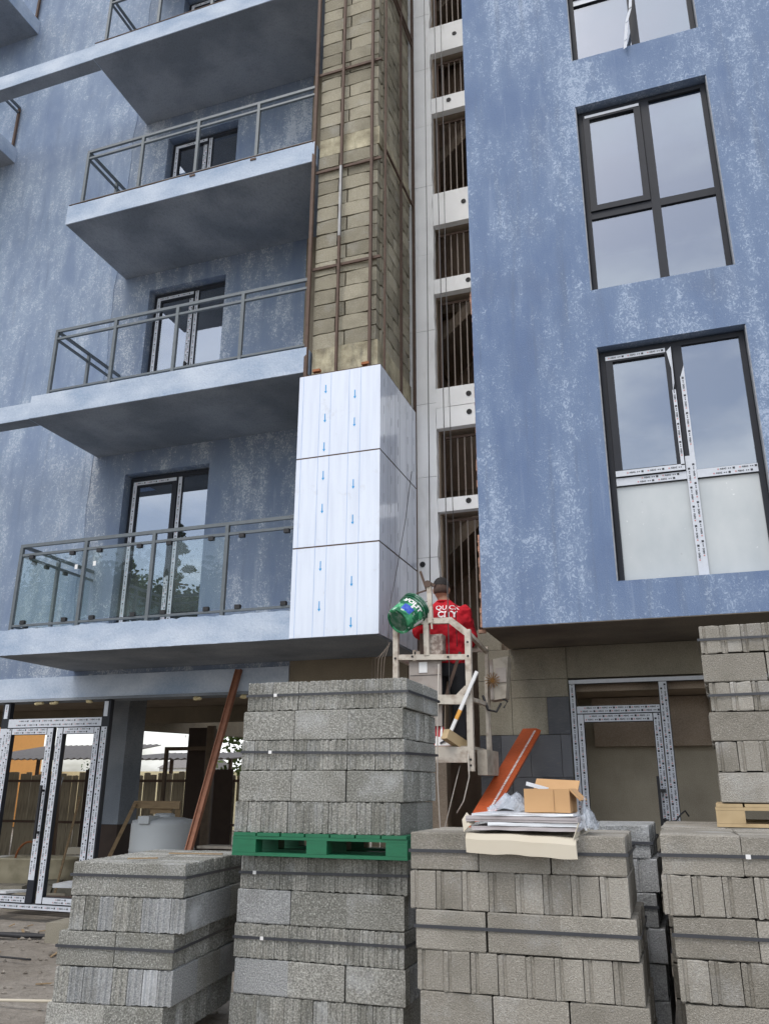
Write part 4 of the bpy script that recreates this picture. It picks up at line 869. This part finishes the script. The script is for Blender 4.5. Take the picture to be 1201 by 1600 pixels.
# ================================================================== BEHIND THE BUILDING
Fn = empty('board_fence', (0, 15.6, 0), label='grey upright board fence behind the shop', cat='fence')
x = -16.5; rnd = random.Random(2); fm = [blockbox(.15, .022, 1.84, 90+i, .004) for i in range(3)]
fmesh = [f_.mesh('board', M_fence) for f_ in fm]
while x < -5.4:
    o = link_mesh('board', rnd.choice(fmesh), Fn, Matrix.Translation((x, rnd.uniform(-.02, .02), G+rnd.uniform(-.05, .03))) @ Matrix.Rotation(R(rnd.uniform(-.6, .6)), 4, 'Y')); x += .15+rnd.choice((.006, .012, .02, .035))
for z in (-.72, .12): m = MB(); m.bar((-16.5, -.06, z), (-5.4, -.06, z+.02), .05, .05); m.build('rail', M_rust, Fn)
for x in (-12.3, -9.6): m = MB(); m.box(x, x+.9, -.1, -.07, G, .36); m.build('plywood_patch', M_black_void, Fn)
o = empty('orange_house', (-29.2, 24, G), label='orange plastered house beyond the fence at far left', cat='house')
m = MB(); m.box(-4, 3.05, 0, 6, 0, 5.2); m.build('wall', M_orange_wall, o); m = MB(); m.box(-4.2, 3.3, -.3, 6.2, 5.2, 5.5); m.build('roof', M_roof, o)
def canopy(label, x0, x1, y, z0, z1):
    e = empty('canopy', (0, 0, 0), label=label, cat='canopy'); m = MB(); n = int((x1-x0)/.05); vs = []; fs = []
    for i in range(n+1):
        xx = x0+(x1-x0)*i/n; w_ = .02*math.sin(i*1.57); vs += [(xx, y, z0+w_), (xx, y+3.0, z1+w_)]
        if i: fs.append((2*i-2, 2*i, 2*i+1, 2*i-1))
    m.add(vs, fs); oo = m.build('roof', M_roof, e, recalc=False); md = oo.modifiers.new('s', 'SOLIDIFY'); md.thickness = .02
    for xx in (x0+.2, (x0+x1)/2, x1-.2): q = MB(); q.box(xx, xx+.07, y+.3, y+.37, G, z0+.02); q.build('post', M_rust, e)
    return e
canopy('corrugated canopy in front of the orange house', -18.3, -14.3, 18.2, .70, 1.18)
canopy('corrugated canopy seen right of the interior column', -13.9, -10.2, 18.0, .67, .92)
m = MB(); m.box(-32, 8, 30, 30.3, G, .62); m.build('boundary_wall', simple('pale_yellow_wall', lin(214, 206, 170), .9, 0, .1), None, label='pale yellow boundary wall in the distance', cat='wall')
for i, (x, wd, hz, c) in enumerate(((-31, 3.5, 3.0, (208, 208, 204)), (-26.5, 2.6, 2.1, (160, 176, 196)), (-23.6, 3.2, 1.9, (222, 222, 222)))):
    e = empty('distant_house', (x, 46, G), label=['far white house at the left of the distant row', 'far bluish house in the middle of the distant row', 'far bright house at the right of the distant row'][i], cat='house', group='distant houses')
    m = MB(); m.box(0, wd, 0, 3, 0, hz-.3); m.build('wall', simple('house_%d' % i, lin(*c)), e); m = MB(); m.add([(-.1, -.1, hz-.3), (wd+.1, -.1, hz-.3), (wd+.1, 3.1, hz-.3), (-.1, 3.1, hz-.3), (0, 1.5, hz+.3), (wd, 1.5, hz+.3)], [(0, 1, 5, 4), (2, 3, 4, 5), (1, 2, 5), (3, 0, 4), (3, 2, 1, 0)]); m.build('roof', M_roof, e)
    for k in range(int(wd)): m = MB(); m.box(.4+k*.9, .8+k*.9, -.02, .05, 1.6, 2.2 if hz > 2 else 1.5); m.build('window', M_dark, e)
def tree(label, x, y, h, r, n, mat, conifer=False, name='tree', base=G, group=None):
    e = empty(name, (x, y, base), label=label, cat='tree', group=group); rnd = random.Random(label); m = MB()
    m.tube([(0, 0, 0), (.1, 0, h*.3), (0, .1, h*.65), (0, 0, h*.95)], [r*.09, r*.07, r*.045, .02], 8)
    for k in range(16 if conifer else 9):
        a = k*2.4; z = h*(.18+.72*k/16) if conifer else h*(.35+.05*k); rr = r*(1-z/h)*.95 if conifer else r*.75
        m.tube([(0, 0, z), (rr*.5*math.cos(a), rr*.5*math.sin(a), z+(0 if conifer else h*.08)), (rr*math.cos(a), rr*math.sin(a), z+(-.1 if conifer else h*.2))], [r*.025, r*.015, .01], 5)
    m.build('trunk', M_bark, e)
    c = MB(); clumps = []
    for k in range(60 if conifer else 46):
        a = rnd.uniform(0, 6.283)
        if conifer: z = h*(.12+.86*rnd.random()**1.2); q = r*(1-z/h)*1.02+.1; q *= rnd.uniform(.35, 1.08); clumps.append((q*math.cos(a), q*math.sin(a), z-.1*q, r*.22*(1.2-z/h)))
        else:
            u = rnd.uniform(-1, 1); q = r*rnd.uniform(.3, 1.)*math.sqrt(1-u*u*.8); clumps.append((q*math.cos(a), q*math.sin(a), h*.66+u*h*.33, r*rnd.uniform(.18, .36)))
    for i in range(n):
        cx, cy, cz, cr = rnd.choice(clumps); v = Vector((rnd.gauss(0, 1), rnd.gauss(0, 1), rnd.gauss(0, 1)*(.35 if conifer else .8)))*cr*.55; p_ = Vector((cx, cy, cz))+v
        s = rnd.uniform(.05, .12)*(1.15+r*.13); a = Vector((rnd.gauss(0, 1), rnd.gauss(0, 1), rnd.gauss(0, .6))).normalized()*s; b = a.cross(Vector((rnd.gauss(0, 1), rnd.gauss(0, 1), rnd.gauss(0, 1)))).normalized()*s*(.35 if conifer else .6)
        c.add([p_-a, p_+b, p_+a, p_-b], [(0, 1, 2, 3)])
    c.build('crown', mat, e, recalc=False); return e
tree('leafy green tree beyond the fence, right of the steel profile', -13.9, 28.5, 6.2, 2.6, 9000, M_leaf2)
tree('small dark tree beyond the far wall', -33, 44, 3.6, 1.3, 1500, M_leaf)
# trees on the viewer's side, mirrored in the lowest balcony door
tree('tall conifer behind the viewer mirrored in the right pane of the lowest balcony door', -22.6, -15, 14.3, 3.0, 22000, M_leaf, True, group='trees mirrored in the door glass')
tree('shorter conifer behind the viewer mirrored in the left leaf of the lowest balcony door', -25.2, -14.5, 12.6, 2.9, 20000, M_leaf, True, group='trees mirrored in the door glass')
tree('bushy tree behind the viewer, left of the conifers', -27.8, -17, 11.8, 3.8, 16000, M_leaf2, group='trees mirrored in the door glass')
tree('bushy tree behind the viewer between the conifers', -24.0, -18, 11.2, 3.6, 16000, M_leaf, group='trees mirrored in the door glass')
tree('bushy tree behind the viewer, right of the conifers', -19.8, -17, 10.6, 3.2, 14000, M_leaf, group='trees mirrored in the door glass')

# ================================================================== WORK CRADLE, BUCKET, WORKER
C = empty('work_cradle', (0, 0, 0), label='worn cream metal work cradle hanging on cables below the recess', cat='cradle')
def cb(name, p, q_, w_, h_=None, mat=None, par=None): m = MB(); m.bar(p, q_, w_, h_); return m.build(name, mat or M_cradle, par or C)
XL, XR, YA, YZ = -2.52, -1.83, 7.5, 8.1
cb('post', (XL+.0, YA, .25), (XL, YA, 1.46), .05); cb('post', (XR+.02, YA, .15), (XR+.02, YA, 1.42), .055); cb('post', (XR+.06, YZ, .2), (XR+.06, YZ, 1.35), .035); cb('post', (XL, YZ, .2), (XL, YZ, 1.35), .035)
cb('top_rail', (-2.26, YA, 1.525), (-1.97, YA, 1.515), .05, .055); cb('top_rail', (-1.985, YA-.001, 1.525), (-1.805, YA-.001, 1.375), .05, .06)
cb('mid_rail', (XL+.026, YA, 1.19), (XR-.01, YA, 1.165), .04, .05); cb('upright', (-2.21, YA-.002, 1.195), (-2.215, YA-.002, 1.51), .05)
cb('lower_rail', (-2.49, YA, .80), (XR-.01, YA, .775), .04, .085); cb('gusset', (-1.92, YA-.003, .80), (-1.83, YA-.003, .885), .03, .05)
cb('side_rail', (XR+.03, YA+.03, 1.38), (XR+.06, YZ-.02, 1.30), .035); cb('side_rail', (XR+.03, YA+.03, .78), (XR+.06, YZ-.02, .78), .035); cb('back_rail', (XL, YZ, 1.32), (XR+.04, YZ, 1.32), .035); cb('side_rail', (XL, YA+.03, 1.19), (XL, YZ-.02, 1.19), .035)
cb('diagonal_brace', (XR+.06, YZ-.06, 1.05), (XR+.05, YZ-.02, .25), .03)
m = MB(); m.box(XL+.03, XR-.01, YA-.02, YA+.012, .225, .36); m.build('toe_board', M_cradle, C)
m = MB(); m.box(XL+.03, XR+.01, YA+.013, YZ, .34, .37); m.build('floor_plate', M_woodgrey, C)
m = MB(); m.box(XR+.05, XR+.14, YA+.1, YZ, .12, .34); m.build('end_board', M_woodgrey, C)
m = MB(); m.box(-2.40, -2.085, YA+.03, YA+.055, .55, 1.155); pl = m.build('control_panel', M_ply, C)
m = MB(); m.box(-2.30, -2.22, YA+.024, YA+.029, 1.04, 1.14); m.build('paper_label', M_white, pl); m = MB(); m.box(-2.39, -2.09, YA+.026, YA+.0295, 1.015, 1.019); m.build('seam', M_dark, pl)
m = MB(); m.box(-2.20, -2.07, YA+.03, YA+.16, 1.16, 1.40); pl = m.build('switch_box', simple('dirty_switch_box', lin(120, 104, 96), .7, 0, .5, 22, .3, lin(210, 200, 190)), C)
m = MB(); m.box(-2.30, -2.21, YA+.06, YA+.2, 1.17, 1.42); m.build('switch_box', M_rust, C)
for x, z in ((XR+.02, 1.17), (XR+.02, .82), (XR+.02, .25), (XR+.02, .2), (XL, 1.18), (-2.35, 1.19), (-2.0, 1.17), (XR+.02, 1.3), (-2.15, 1.53)):
    q = MB(); q.lathe([(0, 0), (.011, 0), (.009, .006), (0, .006)], 8, Matrix.Translation((x, YA-.028, z)) @ Matrix.Rotation(R(90), 4, 'X')); q.build('bolt', M_dark, C)
# hoist motor on the right end
m = MB(); m.obox((-1.63, YZ-.02, 1.02), (.075, 0, .01), (0, .09, 0), (.02, 0, .20)); mo = m.build('hoist_housing', M_woodgrey, C)
m = MB(); m.box(-1.66, -1.56, YZ-.125, YZ-.111, .98, 1.12); m.box(-1.72, -1.69, YZ-.13, YZ-.11, .82, 1.2); m.build('hoist_plate', M_ply, mo)
m = MB(); 
for k in range(14): a = k*.45; m.bar((-1.69, YZ-.14, 1.0), (-1.69+.075*math.cos(a), YZ-.15, 1.0+.075*math.sin(a)), .006)
m.build('wire_brush', simple('rusty_bristles', lin(120, 84, 40), .9, 0, .4, 30), mo)
m = MB(); m.tube([(-1.80, YZ-.1, .86), (-1.74, YZ-.16, .72), (-1.66, YZ-.16, .70), (-1.62, YZ-.12, .78)], .012, 6); m.tube([(-1.60, YZ-.1, .74), (-1.56, YZ-.1, .80), (-1.63, YZ-.1, .84)], .01, 6); m.build('cable_loop', M_dark, mo)
# hook head with clamp at upper left
m = MB(); m.bar((-2.165, YA-.02, 1.50), (-2.175, YA-.02, 1.86), .045, .04); m.bar((-2.15, YA-.03, 1.44), (-2.165, YA-.03, 1.66), .014); m.build('hanger', M_cradle, C)
m = MB(); m.bar((-2.27, YA, 2.02), (-2.21, YA, 1.84), .02); m.bar((-2.16, YA, 1.84), (-2.31, YA-.01, 1.80), .014); m.bar((-2.19, YA-.01, 1.9), (-2.12, YA-.01, 1.86), .05, .03); m.lathe([(0, 0), (.034, 0), (.034, .03), (0, .03)], 12, Matrix.Translation((-2.185, YA-.02, 1.88)) @ Matrix.Rotation(R(90), 4, 'X')); m.build('rope_clamp', M_rust, C)
# cables
M_wire = simple('dull_wire', lin(120, 108, 98), .8, 0, .2)
def rope(label, pts, r, mat, grp='cables hanging in the recess'): o = cable(label, pts, r, mat, 'cable', 'steel_rope'); o['group'] = grp; return o
rope('left hanging cable running down the white pier to the cradle', [(-2.17, 7.6, 13), (-2.185, 7.6, 6), (-2.19, 7.56, 1.9)], .0055, M_rope)
rope('right hanging cable passing the stair openings behind the head', [(-2.06, 7.62, 13), (-2.05, 7.62, 7.2), (-2.035, 7.62, 4.5), (-2.03, 7.62, 1.2), (-2.03, 7.6, .5)], .0055, M_rope)
rope('short cable just right of the others down to the third opening', [(-2.0, 7.7, 13), (-1.99, 7.7, 7.6), (-2.0, 7.7, 5.6), (-1.97, 7.7, 1.3)], .004, M_rope)
rope('slack string over the glossy side panels', [(-2.745, 8.75, 3.6), (-2.745, 8.5, 2.9), (-2.72, 8.1, 2.2), (-2.66, 7.7, 1.7), (-2.6, 7.5, 1.3)], .004, M_rope)
for i in range(5): rope(['outermost', 'second from outside', 'middle', 'second from inside', 'innermost'][4-i]+' of five loose pale wires dangling left of the cradle', [(-2.585-i*.022, 7.50, 1.34-.03*i), (-2.63-i*.03, 7.48, 1.18), (-2.655-i*.028+.01*(i%2), 7.48, .85), (-2.64-i*.02, 7.48, .3)], .0035, M_wire, 'loose wires left of the cradle')
rope('pale wire hanging from the cradle to the ground', [(-2.08, 7.43, 1.1), (-2.09, 7.40, .6), (-2.10, 7.40, .1), (-2.07, 7.4, -.6), (-2.0, 7.3, -1.5)], .006, M_ropew)
rope('pale wire hanging from the right end of the cradle', [(-1.83, 7.46, .3), (-1.82, 7.44, .1), (-1.87, 7.42, -.1), (-1.93, 7.4, -.2)], .006, M_ropew)
rope('slanting wire below the cradle', [(-1.93, 7.55, .2), (-2.06, 7.5, -.3), (-2.2, 7.4, -1.0), (-2.3, 7.3, -1.5)], .004, M_ropew)

m = MB(); m.bar((-1.72, 7.44, 1.02), (-1.975, 7.44, .50), .03, .03); st = m.build('white_pole', M_white, None, label='white pole with an orange band slanting through the cradle', cat='pole')
m = MB(); m.bar((-1.885, 7.439, .68), (-1.925, 7.439, .60), .032, .032); m.build('orange_band', simple('orange_band', lin(222, 160, 70)), st)
m = MB(); m.bar((-2.02, 7.40, .47), (-1.89, 7.62, .36), .075, .09); m.build('wood_offcut', M_woodlt, None, label='short square timber offcut on the cradle floor', cat='timber')
m = MB(); m.bar((-1.93, 7.66, 1.24), (-2.14, 7.6, .60), .022, .03); m.build('rusty_bar', M_rust, None, label='rusty flat bar leaning behind the lower rail', cat='bar')
m = MB(); m.add([(-2.16, 7.53, .37), (-1.98, 7.53, .37), (-2.05, 7.56, .50), (-2.17, 7.58, .66), (-2.19, 7.62, .37), (-2.0, 7.62, .37)], [(0, 1, 2, 3), (4, 3, 2, 5), (0, 3, 4), (1, 5, 2), (0, 4, 5, 1)]); sk = m.build('paper_sack', M_red, None, label='red and white paper sack on the cradle floor', cat='sack')
m = MB(); m.add([(-2.155, 7.526, .375), (-2.0, 7.526, .375), (-2.06, 7.538, .44), (-2.15, 7.545, .46)], [(0, 1, 2, 3)]); m.add([(-2.105, 7.524, .44), (-2.085, 7.524, .46), (-2.085, 7.55, .54), (-2.105, 7.555, .56)], [(0, 1, 2, 3)]); m.build('white_print', M_white, sk, recalc=False)
m = MB(); m.add([(-2.10, 7.522, .385), (-2.03, 7.522, .425), (-2.04, 7.524, .44), (-2.11, 7.524, .40)], [(0, 1, 2, 3)]); m.build('black_print', M_ink, sk, recalc=False)
# bucket
ax = Vector((.42, .70, .58)).normalized(); 
Mb = Matrix.Translation((-2.44, 7.32, 1.50)) @ ax.to_track_quat('Z', 'Y').to_matrix().to_4x4()
def bucketmat():
    m = Mat('green_bucket_plastic', .6, 0, .35); n = m.noise(9, 3, dist=.5); n2 = m.noise(22, 4); c = m.mix(m.rng(n, .45, .52), lin(14, 96, 62), lin(72, 160, 112)); c = m.mix(m.rng(n2, .58, .63, 0, .85), c, lin(196, 208, 204)); c = m.mix(m.rng(m.noise(40, 3), .6, .7, 0, .4), c, lin(40, 60, 50)); m.color(c); return m.m
bk = empty('bucket', (0, 0, 0), label='green paint bucket tied upside to the cradle hanger', cat='bucket')
q = MB(); q.lathe([(0, .006), (.105, .006), (.112, 0), (.128, .0), (.131, .012), (.152, .26), (.152, .262), (.146, .262), (.125, .02), (0, .02)], 40, Mb); q.build('bucket_shell', bucketmat(), bk, smooth=False)
q = MB()
for z, r in ((.215, .158), (.245, .164)): q.lathe([(r-.014, z-.006), (r, z-.005), (r, z+.006), (r-.014, z+.007)], 40, Mb)
q.lathe([(.150, .258), (.166, .258), (.168, .275), (.150, .277)], 40, Mb); q.build('rim', simple('dark_green_rim', lin(12, 84, 56), .4, 0, .3, 20, .1, lin(190, 210, 200)), bk)
q = MB(); q.lathe([(0, -.001), (.05, -.001), (.052, .003), (.10, .003)], 24, Mb); q.build('base_ring', simple('dusty_green_base', lin(34, 92, 66), .7, 0, .5, 16, .2, lin(130, 140, 130)), bk)
# direction (in bucket frame) that faces the viewer
inv = Mb.inverted(); vd = inv @ Vector((0, 0, 0)) ; va = math.atan2(vd.y, vd.x)
def onbucket(a, z, dr=.0015): r = .131+(.152-.131)*(z-.012)/.248+dr; return Mb @ Vector((r*math.cos(a), r*math.sin(a), z))
def patch(a0, a1, z0, z1, mat, name, dr):
    q = MB(); n = 10; vs = []; fs = []
    for i in range(n+1):
        a = a0+(a1-a0)*i/n; j = .006*math.sin(i*2.3)
        vs += [onbucket(a, z0+j, dr), onbucket(a, z1-j, dr)]
        if i: fs.append((2*i-2, 2*i, 2*i+1, 2*i-1))
    q.add(vs, fs); return q.build(name, mat, bk, recalc=False)
patch(va-.75, va+.05, .045, .125, simple('blue_label', lin(34, 70, 178), .5, 0, .2, 30, .05, lin(120, 150, 220)), 'blue_label', .001)
patch(va-.30, va-.14, .12, .165, M_white, 'white_mark', .0012); patch(va+.95, va+1.25, .07, .20, M_white, 'white_mark', .0012)
tv, tf = text_mesh('VOLIT', .075, .003); 
q = MB(); q.add([onbucket(va-.35+v.x/.142, .175+v.y*.85, .002) for v in tv], tf); q.build('lettering', M_print_w, bk, recalc=False)
cb('bucket_handle', Mb @ Vector((.15, 0, .25)), (-2.19, YA-.01, 1.72), .006, .006, M_rust, bk)
# ---------------- worker, back to the viewer
P = empty('person', (-2.12, 7.88, .375), R(6), label='worker in a red sweatshirt and black trousers seen from behind in the cradle', cat='person')
def ell(cx, cy, z, rx, ry, n=20, p=2.0, tilt=0): return [(cx+math.copysign(abs(math.cos(t_))**(2/p), math.cos(t_))*rx, cy+math.copysign(abs(math.sin(t_))**(2/p), math.sin(t_))*ry, z+tilt*math.sin(t_)*ry) for t_ in [2*math.pi*k/n for k in range(n)]]
def limb(m, pts, rs, n=14): 
    pp = []; rr = []
    for i in range(len(pts)-1):
        for k in range(5): t_ = k/5; pp.append(Vector(pts[i]).lerp(Vector(pts[i+1]), t_)); rr.append(rs[i]*(1-t_)+rs[i+1]*t_)
    pp.append(Vector(pts[-1])); rr.append(rs[-1]); m.tube(pp, rr, n)
def ball(m, c, r, s=(1, 1, 1)): m.lathe([(r*math.sin(math.pi*k/12), -r*math.cos(math.pi*k/12)) for k in range(13)], 18, Matrix.Translation(c) @ Matrix.Diagonal((s[0], s[1], s[2], 1)))
def remesh(o, v, it=4, f_=.5):
    r = o.modifiers.new('r', 'REMESH'); r.mode = 'VOXEL'; r.voxel_size = v; r.use_smooth_shade = True; s = o.modifiers.new('s', 'SMOOTH'); s.iterations = it; s.factor = f_; return o
SH = 1.34                                                   # shoulder height; figure 1.66 tall
armR = [(.175, -.01, SH-.03), (.235, .03, SH-.27), (.16, .24, SH-.33), (.10, .33, SH-.20)]
armL = [(-.175, -.01, SH-.03), (-.28, .05, SH-.22), (-.30, .27, SH-.16), (-.28, .40, SH-.02)]
hx, hy, hz = -.045, .015, 1.545
b_ = MB()
b_.loft([ell(0, .01, .80, .15, .11), ell(0, .01, .95, .14, .10), ell(0, 0, 1.10, .15, .105), ell(0, -.005, 1.25, .165, .11), ell(-.003, 0, SH, .15, .085), ell(-.01, .005, SH+.05, .07, .06), ell(-.03, .01, SH+.12, .055, .055), ell(-.04, .012, SH+.16, .05, .05)])
ball(b_, (hx, hy, hz), .1, (.78, .95, 1.12)); ball(b_, (hx, hy+.03, hz-.06), .07, (.85, .9, .9))            # skull, jaw
ball(b_, (hx, hy+.105, hz-.02), .018, (.8, 1.1, 1.3))                                                     # nose
for sx in (-1, 1):
    ball(b_, (hx+sx*.079, hy-.002, hz-.012), .028, (.4, .7, 1.1)); limb(b_, [(sx*.085, 0, .82), (sx*.10, .02, .45), (sx*.105, -.01, .08)], [.082, .056, .04]); limb(b_, [(sx*.105, -.04, .04), (sx*.12, .12, .03)], [.04, .03])
for arm, sx in ((armR, 1), (armL, -1)):
    limb(b_, arm, [.052, .043, .033, .026]); e_ = Vector(arm[-1]); d_ = (e_-Vector(arm[-2])).normalized(); pc = e_+d_*.05
    limb(b_, [e_, pc], [.027, .036]); sd = d_.cross(Vector((0, 0, 1))).normalized()
    for k in range(4):
        o_ = sd*(k-1.5)*.019; L1 = [.036, .042, .04, .03][k]; a0 = pc+o_+d_*.012; limb(b_, [a0, a0+d_*L1, a0+d_*(L1*1.6)+Vector((0, .02, -.02)), a0+d_*(L1*1.7)+Vector((0, .03, -.045))], [.0095, .009, .008, .007], 8)
    th = pc-sd*.03*sx; limb(b_, [e_+d_*.02-sd*.015*sx, th+d_*.005-sd*.012*sx, th+d_*.035-sd*.008*sx], [.013, .011, .009], 8)
body = remesh(b_.build('body', M_skin, P), .0085, 3)
# sweatshirt with folds
s_ = MB()
s_.loft([ell(.0, .0, .775, .165, .125), ell(.0, .0, .80, .185, .14), ell(.0, -.005, .90, .19, .145), ell(.005, -.01, 1.02, .195, .145), ell(.0, -.015, 1.16, .205, .14), ell(0, -.012, 1.27, .21, .125), ell(-.003, -.004, SH-.005, .185, .10), ell(-.006, .0, SH+.035, .12, .08), ell(-.015, .003, SH+.062, .075, .068), ell(-.02, .004, SH+.078, .066, .064)])
limb(s_, armR, [.085, .072, .056, .042], 16); limb(s_, armL, [.085, .072, .056, .042], 16); ball(s_, (.165, -.005, SH-.045), .088, (1, .95, .85)); ball(s_, (-.165, -.005, SH-.045), .088, (1, .95, .85))
sw = remesh(s_.build('sweatshirt', M_sweater, P), .010, 5)
tx = bpy.data.textures.new('folds', 'CLOUDS'); tx.noise_scale = .12; tx.noise_depth = 2
dm = sw.modifiers.new('d', 'DISPLACE'); dm.texture = tx; dm.strength = .07; dm.mid_level = .5; dm.texture_coords = 'LOCAL'
q = MB(); q.tube([(hx*.5+.062*math.cos(t_)-.002, .003+.06*math.sin(t_), SH+.078+.006*math.sin(t_)) for t_ in [2*math.pi*k/20 for k in range(21)]], .011, 8); q.build('collar', M_sweater, P, smooth=True)
t_ = MB(); t_.loft([ell(0, .01, .66, .15, .12), ell(0, .01, .72, .162, .125), ell(0, .01, .86, .165, .12)])
for sx in (-1, 1): limb(t_, [(sx*.085, .005, .78), (sx*.105, .03, .44), (sx*.11, 0, .07)], [.098, .072, .062], 16); 
tr_ = remesh(t_.build('trousers', M_trouser, P), .012, 3)
for sx in (-1, 1): q = MB(); q.loft([ell(sx*.12, .05, .0, .052, .15), ell(sx*.12, .05, .03, .052, .15), ell(sx*.115, .03, .08, .045, .11), ell(sx*.115, -.02, .11, .04, .06)]); q.build('shoe', M_shoe, P)
h_ = MB(); vs = []
h_.loft([ell(hx, hy-.004, hz+.012, .070, .085), ell(hx, hy-.008, hz+.03, .0855, .102), ell(hx, hy-.003, hz+.07, .078, .094), ell(hx, hy, hz+.105, .055, .068), ell(hx, hy, hz+.124, .02, .025)])
q = MB(); q.loft([ell(hx, hy-.012, hz-.052, .066, .080), ell(hx, hy-.010, hz-.03, .0765, .092), ell(hx, hy-.008, hz+.03, .0815, .099)]); q.build('faded_hair', simple('faded_hair', lin(78, 60, 52), .9, 0, .3, 90, .4, lin(50, 40, 36)), P, smooth=True)
hh = h_.build('hair', M_hair, P); remesh(hh, .007, 2); 
tx2 = bpy.data.textures.new('hairs', 'CLOUDS'); tx2.noise_scale = .012; dm = hh.modifiers.new('d', 'DISPLACE'); dm.texture = tx2; dm.strength = .008; dm.texture_coords = 'LOCAL'
# lettering projected on the cloth
dg = bpy.context.evaluated_depsgraph_get(); dg.update(); ev = sw.evaluated_get(dg); me = ev.to_mesh(); bv = BVHTree.FromPolygons([v.co.copy() for v in me.vertices], [tuple(p.vertices) for p in me.polygons]); ev.to_mesh_clear()
lt = MB()
for txt, size, zc_, xc, b0 in (('QUICK', .074, SH-.012, .03, .0006), ('CITY', .088, SH-.085, .03, .003)):
    tv, tf = text_mesh(txt, size, b0); pv = []
    for v in tv:
        hit = bv.ray_cast(Vector((xc+v.x, -1, zc_+v.y)), Vector((0, 1, 0)))[0]; pv.append((xc+v.x, (hit.y if hit else -.14)-.003, zc_+v.y))
    lt.add(pv, tf)
lt.build('lettering', M_print_w, P, recalc=False)
